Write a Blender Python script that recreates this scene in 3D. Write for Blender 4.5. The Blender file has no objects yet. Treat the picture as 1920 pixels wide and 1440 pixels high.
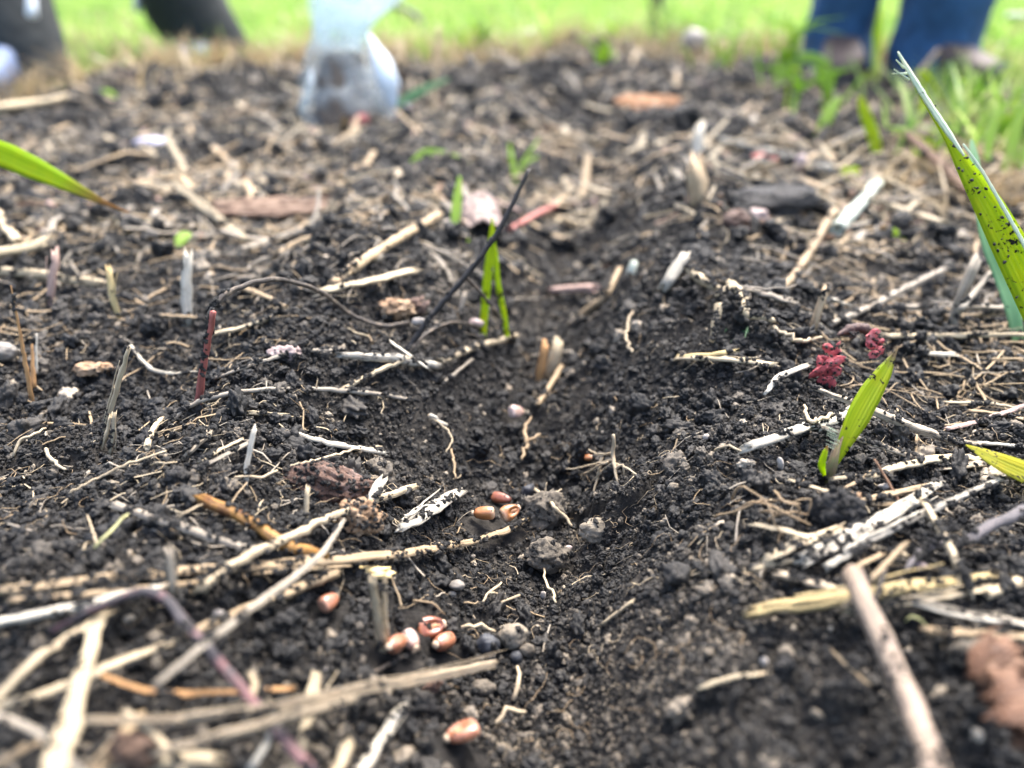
import bpy, math, random
import numpy as np
from mathutils import Vector, Matrix, Euler, noise as mnoise

random.seed(7)
RNG = np.random.default_rng(7)
scn = bpy.context.scene
COL = scn.collection
R = math.radians

# ------------------------------------------------------------------ camera, sky, sun, exposure
HC, PITCH = 0.14, R(28.0)
LENS, SENSOR = 26.0, 36.0
FPX = 1920 * LENS / SENSOR
cam_d = bpy.data.cameras.new('camera')
cam = bpy.data.objects.new('camera', cam_d)
COL.objects.link(cam)
cam.location = (0, 0, HC)
cam.rotation_euler = (R(90) - PITCH, 0, 0)
cam_d.lens, cam_d.sensor_width = LENS, SENSOR
cam_d.clip_start, cam_d.clip_end = 0.005, 500
cam_d.dof.use_dof = True
cam_d.dof.focus_distance = 0.258
cam_d.dof.aperture_fstop = 5.0
scn.camera = cam

SUN_EL, SUN_AZ = R(62), R(28)          # azimuth measured from +Y towards +X
world = bpy.data.worlds.new('World')
scn.world = world
world.use_nodes = True
wn = world.node_tree
wn.nodes.clear()
sky = wn.nodes.new('ShaderNodeTexSky')
sky.sky_type = 'NISHITA'
sky.sun_disc = False
sky.sun_elevation = SUN_EL
sky.sun_rotation = SUN_AZ
sky.air_density, sky.dust_density, sky.ozone_density = 1.0, 5.0, 0.7
bg = wn.nodes.new('ShaderNodeBackground')
bg.inputs[1].default_value = 0.125
wo = wn.nodes.new('ShaderNodeOutputWorld')
wn.links.new(sky.outputs[0], bg.inputs[0])
wn.links.new(bg.outputs[0], wo.inputs[0])
sun_d = bpy.data.lights.new('sun', 'SUN')
sun_d.energy, sun_d.angle, sun_d.color = 1.5, R(32), (1.0, 0.975, 0.93)
sun = bpy.data.objects.new('sun', sun_d)
COL.objects.link(sun)
sdir = Vector((math.cos(SUN_EL) * math.sin(SUN_AZ), math.cos(SUN_EL) * math.cos(SUN_AZ), math.sin(SUN_EL)))
sun.rotation_euler = sdir.to_track_quat('Z', 'Y').to_euler()
sun.location = sdir * 20
scn.view_settings.view_transform = 'Standard'
scn.view_settings.look = 'None'
scn.view_settings.gamma = 1
scn.view_settings.use_curve_mapping = False
scn.view_settings.exposure = 2.42
scn.render.engine = 'CYCLES'
scn.cycles.use_denoising = True
scn.cycles.max_bounces = 6
scn.cycles.transparent_max_bounces = 12
scn.cycles.caustics_reflective = False
scn.cycles.caustics_refractive = False
scn.cycles.sample_clamp_indirect = 4

# ------------------------------------------------------------------ numpy noise
def _h(ix, iy, s):
    n = (ix.astype(np.int64) * 374761393 + iy.astype(np.int64) * 668265263 + int(s) * 1442695041) & 0xffffffff
    n = ((n ^ (n >> 13)) * 1274126177) & 0xffffffff
    n = ((n ^ (n >> 16)) * 2246822519) & 0xffffffff
    return ((n ^ (n >> 15)) & 0xffffff) / float(0x1000000)

def perlin(x, y, cell, seed):
    x = np.asarray(x, float) / cell; y = np.asarray(y, float) / cell
    xi, yi = np.floor(x), np.floor(y)
    fx, fy = x - xi, y - yi
    u = fx * fx * fx * (fx * (fx * 6 - 15) + 10); v = fy * fy * fy * (fy * (fy * 6 - 15) + 10)
    out = 0
    for dx in (0, 1):
        for dy in (0, 1):
            a = _h(xi + dx, yi + dy, seed) * 2 * np.pi
            g = np.cos(a) * (fx - dx) + np.sin(a) * (fy - dy)
            out = out + g * (u if dx else 1 - u) * (v if dy else 1 - v)
    return out * 1.4

def worley(x, y, cell, seed):
    x = np.asarray(x, float) / cell; y = np.asarray(y, float) / cell
    xi, yi = np.floor(x), np.floor(y)
    best = np.full(x.shape, 9.0); rid = np.zeros(x.shape)
    for dx in (-1, 0, 1):
        for dy in (-1, 0, 1):
            cx, cy = xi + dx, yi + dy
            d = (cx + _h(cx, cy, seed) - x) ** 2 + (cy + _h(cx, cy, seed + 1) - y) ** 2
            m = d < best
            best = np.where(m, d, best); rid = np.where(m, _h(cx, cy, seed + 2), rid)
    return np.sqrt(best), rid

def smooth(a, b, x):
    t = np.clip((np.asarray(x, float) - a) / (b - a), 0, 1)
    return t * t * (3 - 2 * t)

# ------------------------------------------------------------------ shape of the ground
BX = [-3.0, -1.6, -0.85, -0.55, -0.3, 0.30, 0.60, 0.85, 1.2, 3.0]
BY = [0.9, 1.0, 1.22, 1.65, 1.95, 2.05, 1.95, 1.75, 1.3, 0.6]
def bed_edge(x):
    return np.interp(x, BX, BY)
def furrow_x(y):
    return 0.006 + 0.10 * (np.asarray(y, float) - 0.2)

def macro(x, y):
    x = np.asarray(x, float); y = np.asarray(y, float)
    s = x - furrow_x(y) + 0.012 * perlin(x, y, 0.11, 31)
    D = np.interp(y, [-.3, .05, .2, .38, .6, 1.0, 1.6], [.015, .033, .039, .041, .031, .012, .0])
    w = 0.044 + 0.02 * np.clip(y - .3, 0, 1)
    z = -D * np.exp(-np.abs(s / w) ** 2.3)
    rr = np.interp(y, [-.1, .12, .3, .6, 1.2], [.0, .005, .018, .017, .006])
    z = z + rr * np.exp(-((s - .090) / .040) ** 2) + 0.7 * rr * np.exp(-((s + .105) / .045) ** 2)
    z = z + .011 * perlin(x, y, .26, 1) + .007 * perlin(x, y, .10, 2) + .0055 * perlin(x, y, .042, 3)
    far = smooth(.6, 1.3, y)
    z = z + far * (.030 * perlin(x, y, .33, 4) + .020 * perlin(x, y, .15, 5))
    z = z + .045 * np.exp(-(((x - .19) / .12) ** 2 + ((y - 1.86) / .16) ** 2))
    z = z + .022 * np.exp(-(((x + .5) / .25) ** 2 + ((y - 1.35) / .2) ** 2))
    for cx, cy, r_, lv in ((-.86, 1.12, .20, -.022), (.70, 1.28, .20, -.026)):
        m = np.exp(-(((x - cx) / r_) ** 2 + ((y - cy) / (r_ * 1.5)) ** 2) ** 2)
        z = z * (1 - m) + lv * m
    z = z - .06 * smooth(0.0, .22, y - bed_edge(x) + .06 * perlin(x, y, .2, 6))
    return z

LAYERS = [(.030, .22, 11), (.014, .48, 14), (.0075, .42, 17), (.0042, .45, 20), (.0024, .45, 23)]
def fine(x, y, res):
    wx = x + .0035 * perlin(x, y, .011, 41); wy = y + .0035 * perlin(x, y, .011, 42)
    lump = np.clip(.55 + .9 * perlin(x, y, .07, 43), .15, 1.3)
    z = 0
    for cell, amp, sd in LAYERS:
        f, rid = worley(wx, wy, cell, sd)
        att = smooth(1.2, 3.0, cell / res)
        b = np.sqrt(np.clip(1 - (f / .62) ** 2, 0, 1)) * (rid ** 1.6 if cell > .01 else .3 + .7 * rid)
        z = z + cell * amp * b * att * (lump if cell > .006 else 1)
    return z - .004

CAMV = Vector((0, 0, HC))
FWD = Vector((0, math.cos(PITCH), -math.sin(PITCH)))
UPV = Vector((0, math.sin(PITCH), math.cos(PITCH)))
def ray(px, py):                                   # depth along the view axis = 1
    return FWD + Vector((1, 0, 0)) * ((px - 960) / FPX) - UPV * ((py - 720) / FPX)
_T = np.geomspace(.05, 8, 1500)
def ground(px, py, lift=0.0):
    d = ray(px, py)
    X, Y, Z = d.x * _T, d.y * _T, HC + d.z * _T
    g = Z - macro(X, Y) - lift / 1000
    k = int(np.argmax(g < 0)) if (g < 0).any() else len(_T) - 1
    if k > 0 and g[k] < 0:
        t = _T[k - 1] + (_T[k] - _T[k - 1]) * g[k - 1] / (g[k - 1] - g[k])
    else:
        t = _T[k]
    return CAMV + d * t
def full_z(x, y):
    x = np.atleast_1d(np.asarray(x, float)); y = np.atleast_1d(np.asarray(y, float))
    return macro(x, y) + fine(x, y, np.maximum(.0009, .0037 * np.hypot(np.maximum(y, 0), .1)))
def settle(p, above=0.0):                          # slide a point along its sight line until it rests on the crumbly surface
    for _ in range(4):
        dz = float(full_z(p.x, p.y)[0]) + above - p.z
        p = CAMV + (p - CAMV) * (1 - max(-.06, min(.12, dz / max(.03, HC - p.z))))
    return p
def depth_of(p):
    return (p - CAMV).dot(FWD)
def at_depth(px, py, d):
    return CAMV + ray(px, py) * d

# ------------------------------------------------------------------ materials
def new_mat(name):
    m = bpy.data.materials.new(name); m.use_nodes = True
    nt = m.node_tree; nt.nodes.clear()
    out = nt.nodes.new('ShaderNodeOutputMaterial')
    b = nt.nodes.new('ShaderNodeBsdfPrincipled')
    nt.links.new(b.outputs[0], out.inputs[0])
    return m, nt, b, out
def N(nt, t, **kw):
    n = nt.nodes.new(t)
    for k, v in kw.items():
        if k.startswith('i_'):
            key = k[2:]
            n.inputs[int(key) if key.isdigit() else key].default_value = v
        else:
            setattr(n, k, v)
    return n
def ramp(nt, fac, stops):
    r = nt.nodes.new('ShaderNodeValToRGB')
    e = r.color_ramp.elements
    while len(e) < len(stops): e.new(0.5)
    for el, (p, c) in zip(e, stops):
        el.position = p; el.color = (*c, 1) if len(c) == 3 else c
    nt.links.new(fac, r.inputs[0])
    return r.outputs[0]
def noise_tex(nt, vec, scale, detail=4, rough=.6):
    n = N(nt, 'ShaderNodeTexNoise'); n.inputs['Scale'].default_value = scale
    n.inputs['Detail'].default_value = detail; n.inputs['Roughness'].default_value = rough
    if vec is not None: nt.links.new(vec, n.inputs['Vector'])
    return n.outputs['Fac']
def mix(nt, fac, a, b, blend='MIX'):
    m = N(nt, 'ShaderNodeMix', data_type='RGBA', blend_type=blend)
    for s, v in ((0, fac), (6, a), (7, b)):
        if isinstance(v, (float, int)): m.inputs[s].default_value = v
        elif isinstance(v, (tuple, list)): m.inputs[s].default_value = (*v, 1) if len(v) == 3 else v
        else: nt.links.new(v, m.inputs[s])
    return m.outputs[2]
def math_n(nt, op, a, b=0.0):
    m = N(nt, 'ShaderNodeMath', operation=op)
    for s, v in ((0, a), (1, b)):
        if isinstance(v, (float, int)): m.inputs[s].default_value = v
        else: nt.links.new(v, m.inputs[s])
    return m.outputs[0]
def bump(nt, b, h, strength, dist):
    n = N(nt, 'ShaderNodeBump'); n.inputs['Strength'].default_value = strength; n.inputs['Distance'].default_value = dist
    nt.links.new(h, n.inputs['Height']); nt.links.new(n.outputs[0], b.inputs['Normal'])

def soil_mat():
    m, nt, b, _ = new_mat('dark_soil')
    pos = N(nt, 'ShaderNodeNewGeometry').outputs['Position']
    big = noise_tex(nt, pos, 9, 5, .65)
    fin = noise_tex(nt, pos, 260, 5, .7)
    c1 = ramp(nt, fin, [(.30, (.0047, .0045, .0044)), (.55, (.0108, .0100, .0093)), (.78, (.037, .032, .027))])
    c2 = ramp(nt, fin, [(.28, (.017, .0155, .014)), (.55, (.042, .037, .031)), (.8, (.13, .113, .092))])
    f = ramp(nt, big, [(.42, (0, 0, 0)), (.62, (1, 1, 1))])
    nt.links.new(mix(nt, f, c1, c2), b.inputs['Base Color'])
    b.inputs['Roughness'].default_value = .8
    b.inputs['Specular IOR Level'].default_value = .2
    bump(nt, b, noise_tex(nt, pos, 900, 5, .7), .8, .0008)
    return m
def crumb_mat():
    m, nt, b, _ = new_mat('soil_crumb')
    a = N(nt, 'ShaderNodeAttribute', attribute_type='INSTANCER', attribute_name='tint')
    pos = N(nt, 'ShaderNodeNewGeometry').outputs['Position']
    base = ramp(nt, a.outputs['Fac'], [(.0, (.0042, .0041, .0040)), (.42, (.0096, .0091, .0086)), (.68, (.038, .034, .029)),
                                       (.86, (.12, .102, .08)), (.96, (.24, .20, .15)), (1., (.45, .39, .31))])
    fin = noise_tex(nt, pos, 700, 4, .7)
    k = ramp(nt, fin, [(.25, (.55, .55, .55)), (.8, (1.4, 1.36, 1.28))])
    nt.links.new(mix(nt, 1.0, base, k, 'MULTIPLY'), b.inputs['Base Color'])
    b.inputs['Roughness'].default_value = .62
    b.inputs['Specular IOR Level'].default_value = .42
    bump(nt, b, noise_tex(nt, pos, 1500, 4, .7), .7, .0005)
    return m
def straw_mat(name, col, dirt=.3, rough=.6, streak=.62, edge=None):
    m, nt, b, _ = new_mat(name)
    uv = N(nt, 'ShaderNodeUVMap').outputs[0]
    mp = N(nt, 'ShaderNodeMapping'); mp.inputs['Scale'].default_value = (11, .45, 1); nt.links.new(uv, mp.inputs[0])
    fib = noise_tex(nt, mp.outputs[0], 1.0, 5, .72)
    pos = N(nt, 'ShaderNodeNewGeometry').outputs['Position']
    blot = noise_tex(nt, pos, 190, 4, .6)
    oi = N(nt, 'ShaderNodeObjectInfo').outputs['Random']
    c = np.array(col)
    lo = tuple(c * np.array([1 - streak, 1 - streak * 1.05, 1 - streak * 1.12])); hi = tuple(np.minimum(c * 1.22, .85))
    base = ramp(nt, fib, [(.33, lo), (.5, tuple(c)), (.68, hi)])
    if edge: base = mix(nt, ramp(nt, blot, [(.48, (0, 0, 0)), (.66, (.85, .85, .85))]), base, edge)
    else: base = mix(nt, ramp(nt, blot, [(.5, (0, 0, 0)), (.75, (.6, .6, .6))]), base, tuple(c * np.array([.62, .55, .5])))
    val = N(nt, 'ShaderNodeHueSaturation'); nt.links.new(base, val.inputs['Color'])
    nt.links.new(math_n(nt, 'ADD', math_n(nt, 'MULTIPLY', oi, .4), .8), val.inputs['Value'])
    mp2 = N(nt, 'ShaderNodeMapping'); mp2.inputs['Scale'].default_value = (8, 1.6, 1); nt.links.new(uv, mp2.inputs[0])
    d = math_n(nt, 'ADD', math_n(nt, 'MULTIPLY', noise_tex(nt, mp2.outputs[0], 1.0, 5, .7), .55), math_n(nt, 'MULTIPLY', noise_tex(nt, pos, 380, 5, .7), .45))
    t = .72 - .19 * dirt
    dm = ramp(nt, d, [(t - .04, (0, 0, 0)), (t + .05, (.9, .9, .9))])
    d2 = noise_tex(nt, pos, 120, 3, .6)
    t2 = .82 - .19 * dirt
    dm2 = ramp(nt, d2, [(t2, (0, 0, 0)), (t2 + .12, (.85, .85, .85))])
    dm = mix(nt, 1.0, dm, dm2, 'LIGHTEN')
    nt.links.new(mix(nt, dm, val.outputs[0], (.02, .0175, .016)), b.inputs['Base Color'])
    b.inputs['Roughness'].default_value = rough
    b.inputs['Specular IOR Level'].default_value = .4
    bump(nt, b, fib, .9, .0009)
    return m
def leaf_mat(name, col, tip=None, specks=.3, trans=.45, vein=28):
    m, nt, b, out = new_mat(name)
    uv = N(nt, 'ShaderNodeUVMap').outputs[0]
    sep = N(nt, 'ShaderNodeSeparateXYZ'); nt.links.new(uv, sep.inputs[0])
    v = N(nt, 'ShaderNodeMath', operation='SINE'); nt.links.new(math_n(nt, 'MULTIPLY', sep.outputs[0], vein * 6.28), v.inputs[0])
    mp = N(nt, 'ShaderNodeMapping'); mp.inputs['Scale'].default_value = (10, 1.5, 1); nt.links.new(uv, mp.inputs[0])
    pos = N(nt, 'ShaderNodeNewGeometry').outputs['Position']
    fib = noise_tex(nt, mp.outputs[0], 1.2, 3, .6)
    mott = noise_tex(nt, pos, 110, 4, .6)
    c = np.array(col)
    base = ramp(nt, fib, [(.3, tuple(c * [.72, .8, .8])), (.7, tuple(np.minimum(c * [1.25, 1.12, 1.0], .9)))])
    base = mix(nt, math_n(nt, 'MULTIPLY', math_n(nt, 'ADD', v.outputs[0], 1.0), .08), base, tuple(c * [.6, .7, .6]))
    base = mix(nt, ramp(nt, mott, [(.5, (0, 0, 0)), (.72, (.5, .5, .5))]), base, tuple(c * [1.35, 1.0, .7]))
    if tip is not None:
        base = mix(nt, ramp(nt, sep.outputs[1], [(.80, (0, 0, 0)), (.93, (1, 1, 1))]), base, tip)
    clean = base
    if specks > 0:
        s = noise_tex(nt, pos, 620, 4, .65)
        reg = noise_tex(nt, pos, 90, 2, .5)
        comb = math_n(nt, 'ADD', math_n(nt, 'MULTIPLY', s, .62), math_n(nt, 'MULTIPLY', reg, .42))
        t = .70 - .17 * specks
        base = mix(nt, ramp(nt, comb, [(t, (0, 0, 0)), (t + .02, (1, 1, 1))]), base, (.014, .013, .012))
    nt.links.new(base, b.inputs['Base Color'])
    b.inputs['Roughness'].default_value = .42
    b.inputs['Specular IOR Level'].default_value = .45
    bump(nt, b, v.outputs[0], .25, .0004)
    tr = N(nt, 'ShaderNodeBsdfTranslucent'); nt.links.new(base, tr.inputs[0])
    mx = N(nt, 'ShaderNodeMixShader'); mx.inputs[0].default_value = trans
    nt.links.new(b.outputs[0], mx.inputs[1]); nt.links.new(tr.outputs[0], mx.inputs[2]); nt.links.new(mx.outputs[0], out.inputs[0])
    return m
def rock_mat(name, c_lo, c_mid, c_hi, scale=350, rough=.75, bstr=.8, bd=.0012):
    m, nt, b, _ = new_mat(name)
    pos = N(nt, 'ShaderNodeNewGeometry').outputs['Position']
    f = noise_tex(nt, pos, scale, 6, .7)
    f2 = noise_tex(nt, pos, scale * .22, 3, .6)
    g = math_n(nt, 'ADD', math_n(nt, 'MULTIPLY', f, .6), math_n(nt, 'MULTIPLY', f2, .4))
    nt.links.new(ramp(nt, g, [(.36, c_lo), (.5, c_mid), (.66, c_hi)]), b.inputs['Base Color'])
    b.inputs['Roughness'].default_value = rough
    bump(nt, b, noise_tex(nt, pos, scale * 2.2, 5, .7), bstr, bd)
    return m
def seed_mat(name, crown, body, dark):
    m, nt, b, _ = new_mat(name)
    tc = N(nt, 'ShaderNodeTexCoord')
    sep = N(nt, 'ShaderNodeSeparateXYZ'); nt.links.new(tc.outputs['Generated'], sep.inputs[0])
    mp = N(nt, 'ShaderNodeMapping'); mp.inputs['Scale'].default_value = (1.5, 14, 5); nt.links.new(tc.outputs['Generated'], mp.inputs[0])
    st = noise_tex(nt, mp.outputs[0], 1.0, 4, .6)
    t = math_n(nt, 'ADD', sep.outputs[0], math_n(nt, 'MULTIPLY', math_n(nt, 'SUBTRACT', st, .5), .5))
    base = ramp(nt, t, [(.0, crown), (.22, body), (.75, body), (1.0, dark)])
    base = mix(nt, ramp(nt, st, [(.35, (.55, .55, .55)), (.55, (0, 0, 0))]), base, dark)
    pos = N(nt, 'ShaderNodeNewGeometry').outputs['Position']
    d = noise_tex(nt, pos, 900, 4, .6)
    base = mix(nt, ramp(nt, d, [(.66, (0, 0, 0)), (.72, (.8, .8, .8))]), base, (.03, .02, .015))
    nt.links.new(base, b.inputs['Base Color'])
    b.inputs['Roughness'].default_value = .36
    b.inputs['Coat Weight'].default_value = .6
    b.inputs['Coat Roughness'].default_value = .16
    b.inputs['Subsurface Weight'].default_value = .12
    b.inputs['Subsurface Scale'].default_value = .001
    bump(nt, b, st, .3, .0005)
    return m
def plain_mat(name, c, rough=.7, var=.35, scale=120, spec=.4, bstr=.3, bd=.001):
    return_m = rock_mat(name, tuple(np.array(c) * (1 - var)), c, tuple(np.minimum(np.array(c) * (1 + var), .95)), scale, rough, bstr, bd)
    return return_m

M = dict(
    soil=soil_mat(), crumb=crumb_mat(),
    cream=straw_mat('cream_straw', (.47, .385, .255), .38),
    cleancream=straw_mat('clean_cream_straw', (.43, .355, .235), .22),
    tan=straw_mat('tan_straw', (.35, .26, .155), .42),
    beige=straw_mat('beige_straw', (.34, .275, .19), .38),
    yellow=straw_mat('yellow_straw', (.50, .385, .18), .3),
    white=straw_mat('bleached_straw', (.45, .415, .34), .2, streak=.6),
    grey=straw_mat('weathered_straw', (.27, .235, .185), .42),
    dirty=straw_mat('soil_coated_straw', (.40, .33, .24), .95),
    wdirty=straw_mat('soil_dusted_bleached_straw', (.47, .43, .35), .95),
    amber=straw_mat('amber_stem', (.34, .17, .035), .3, rough=.4, edge=(.10, .028, .014)),
    brown=straw_mat('brown_stem', (.16, .085, .045), .4),
    orange=straw_mat('orange_splinter', (.44, .24, .095), .25),
    dark=straw_mat('dark_rootlet', (.05, .041, .034), .15, rough=.5, streak=.4, edge=(.20, .155, .11)),  # lighter blotches put the rootlet's brown highlights into the colour
    pink=straw_mat('pink_stem', (.42, .16, .135), .3),
    pinkpale=straw_mat('pale_pink_stem', (.48, .33, .27), .3),
    red=straw_mat('red_stem', (.34, .105, .085), .5),
    black=straw_mat('black_stem', (.016, .013, .012), .1, rough=.45, streak=.3),
    slate=straw_mat('slate_stem', (.085, .078, .082), .35, edge=(.15, .13, .13)),
    pinkslate=straw_mat('pink_and_slate_stem', (.065, .058, .062), .35, edge=(.22, .105, .105)),
    twig=straw_mat('bark_twig', (.26, .20, .15), .55, edge=(.15, .115, .095)),
    root=straw_mat('pale_root', (.46, .37, .245), .15, rough=.6),
    rootbrown=straw_mat('brown_root', (.30, .215, .125), .2, rough=.6),
    fleshy=straw_mat('cream_fleshy_root', (.38, .31, .20), .6, rough=.65, streak=.45),
    mint=straw_mat('pale_green_stem', (.44, .48, .40), .15, streak=.25),
    greenroot=straw_mat('greenish_root', (.42, .42, .20), .2),
    lime=leaf_mat('lime_leaf', (.50, .66, .016), None, .52, .86, 7),
    limetip=leaf_mat('seedling_leaf', (.48, .62, .02), (.26, .2, .11), .80, .80, 7),
    ylime=leaf_mat('yellow_green_leaf', (.48, .68, .016), (.34, .20, .06), .0, .85, 6),
    ylspot=leaf_mat('spotted_yellow_leaf', (.50, .50, .03), None, .72, .66, 6),
    green=leaf_mat('fresh_green_leaf', (.36, .56, .09), None, .12, .66, 5),
    bluegreen=leaf_mat('blue_green_leaf', (.18, .38, .20), None, .4, .55, 6),
    silver=leaf_mat('silvery_leaf_margin', (.55, .64, .52), None, .25, .3, 6),
    sheath=straw_mat('brown_green_sheath', (.14, .095, .05), .45, edge=(.11, .12, .04)),
    bark=rock_mat('reddish_bark', (.02, .014, .012), (.12, .062, .04), (.26, .19, .16), 240, .6, 1.0, .002),
    husk=rock_mat('tan_husk', (.10, .055, .028), (.33, .20, .105), (.50, .38, .26), 260, .6, .9, .0015),
    dryleaf=rock_mat('brown_dry_leaf', (.03, .014, .007), (.12, .052, .023), (.22, .12, .065), 130, .55, .9, .0015),
    pinkleaf=rock_mat('pinkish_dry_leaf', (.11, .075, .062), (.24, .175, .15), (.35, .285, .255), 90, .65, .7, .0015),
    rust=rock_mat('rust_orange_leaf', (.20, .085, .03), (.37, .17, .065), (.46, .26, .13), 60, .6, .6, .002),
    chip=rock_mat('brown_wood_chip', (.05, .028, .018), (.15, .088, .055), (.26, .18, .125), 150, .7, .8, .001),
    cloddark=rock_mat('dark_clod', (.008, .008, .0085), (.020, .0185, .018), (.046, .041, .036), 420, .62, 1.0, .0015),
    clodbrown=rock_mat('brown_clod', (.055, .046, .035), (.135, .113, .085), (.24, .205, .155), 420, .75, 1.0, .0012),
    clodtan=rock_mat('tan_clod', (.12, .098, .07), (.25, .21, .155), (.40, .34, .26), 420, .78, 1.0, .0012),
    charcoal=rock_mat('charcoal_pebble', (.016, .017, .020), (.030, .032, .037), (.055, .058, .066), 500, .5, .5, .0006),
    stone=rock_mat('grey_stone', (.07, .062, .052), (.14, .125, .105), (.22, .20, .17), 260, .6, .5, .0006),
    pale=rock_mat('chalky_fragment', (.22, .19, .165), (.36, .32, .275), (.48, .44, .39), 300, .6, .6, .0008),
    palepink=rock_mat('pale_pink_fragment', (.20, .14, .125), (.34, .26, .24), (.46, .38, .355), 300, .55, .5, .0008),
    lavender=rock_mat('lavender_fragment', (.28, .27, .36), (.42, .41, .52), (.56, .55, .64), 200, .5, .5, .0008),
    petal=rock_mat('coral_pink_petal', (.28, .03, .035), (.54, .10, .105), (.62, .26, .25), 420, .5, .7, .0008),
    maroon=rock_mat('maroon_shell', (.015, .008, .008), (.05, .022, .019), (.14, .075, .055), 320, .55, .7, .0008),
    redbit=rock_mat('red_fragment', (.30, .05, .04), (.46, .11, .09), (.55, .26, .22), 150, .5, .5, .001),
    yellowgrain=rock_mat('yellow_grain', (.42, .33, .10), (.60, .50, .20), (.70, .62, .36), 300, .4, .3, .0006),
    amber_seed=seed_mat('amber_kernel', (.56, .40, .27), (.35, .145, .048), (.19, .06, .02)),
    red_seed=seed_mat('red_brown_kernel', (.34, .13, .065), (.235, .072, .032), (.11, .03, .015)),
    pink_seed=seed_mat('pinkish_kernel', (.42, .24, .16), (.31, .125, .065), (.19, .066, .032)),
    pale_seed=seed_mat('pale_kernel', (.54, .43, .38), (.44, .31, .26), (.30, .15, .10)),
    germ=plain_mat('kernel_germ', (.40, .19, .085), .35, .25, 500),
    tipcap=plain_mat('kernel_tip_cap', (.42, .32, .22), .55, .25, 500),
)

# ------------------------------------------------------------------ mesh building
class MB:
    def __init__(s): s.v, s.f, s.uv = [], [], []
    def add(s, verts, faces, uvs=None):
        o = len(s.v); s.v.extend([tuple(p) for p in verts])
        for i, f in enumerate(faces):
            s.f.append([k + o for k in f])
            s.uv.append(uvs[i] if uvs else [(0, 0)] * len(f))
    def build(s, name, mat, parent=None, origin=None, flat=False):
        o = Vector(origin) if origin is not None else Vector((0, 0, 0))
        me = bpy.data.meshes.new(name)
        me.from_pydata([(p[0] - o.x, p[1] - o.y, p[2] - o.z) for p in s.v], [], s.f)
        ul = me.uv_layers.new(name='UVMap')
        ul.data.foreach_set('uv', np.array([c for f in s.uv for uv in f for c in uv], dtype=np.float32))
        me.polygons.foreach_set('use_smooth', np.full(len(me.polygons), not flat))
        me.materials.append(M[mat] if isinstance(mat, str) else mat)
        ob = bpy.data.objects.new(name, me); COL.objects.link(ob)
        ob.location = o
        if parent is not None: ob.parent = parent
        return ob
def tag(o, label=None, cat=None, group=None, kind=None):
    if label: o['label'] = label
    if cat: o['category'] = cat
    if group: o['group'] = group
    if kind: o['kind'] = kind
    return o
def empty(name, loc, label, cat, group=None):
    o = bpy.data.objects.new(name, None); COL.objects.link(o)
    o.location = loc; o.empty_display_size = .01
    return tag(o, label, cat, group)

def resample(P, n):
    P = [Vector(p) for p in P]
    if len(P) == 1: return P
    if len(P) == 2:
        return [P[0].lerp(P[1], i / (n - 1)) for i in range(n)]
    Q = [P[0] * 2 - P[1]] + P + [P[-1] * 2 - P[-2]]
    segs = len(P) - 1
    out = []
    for i in range(n):
        t = i / (n - 1) * segs
        k = min(int(t), segs - 1); u = t - k
        a, b, c, d = Q[k], Q[k + 1], Q[k + 2], Q[k + 3]
        out.append(.5 * ((2 * b) + (c - a) * u + (2 * a - 5 * b + 4 * c - d) * u * u + (3 * b - a - 3 * c + d) * u ** 3))
    return out
def lerp_list(vals, n):
    return np.interp(np.linspace(0, 1, n), np.linspace(0, 1, len(vals)), vals)

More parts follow.
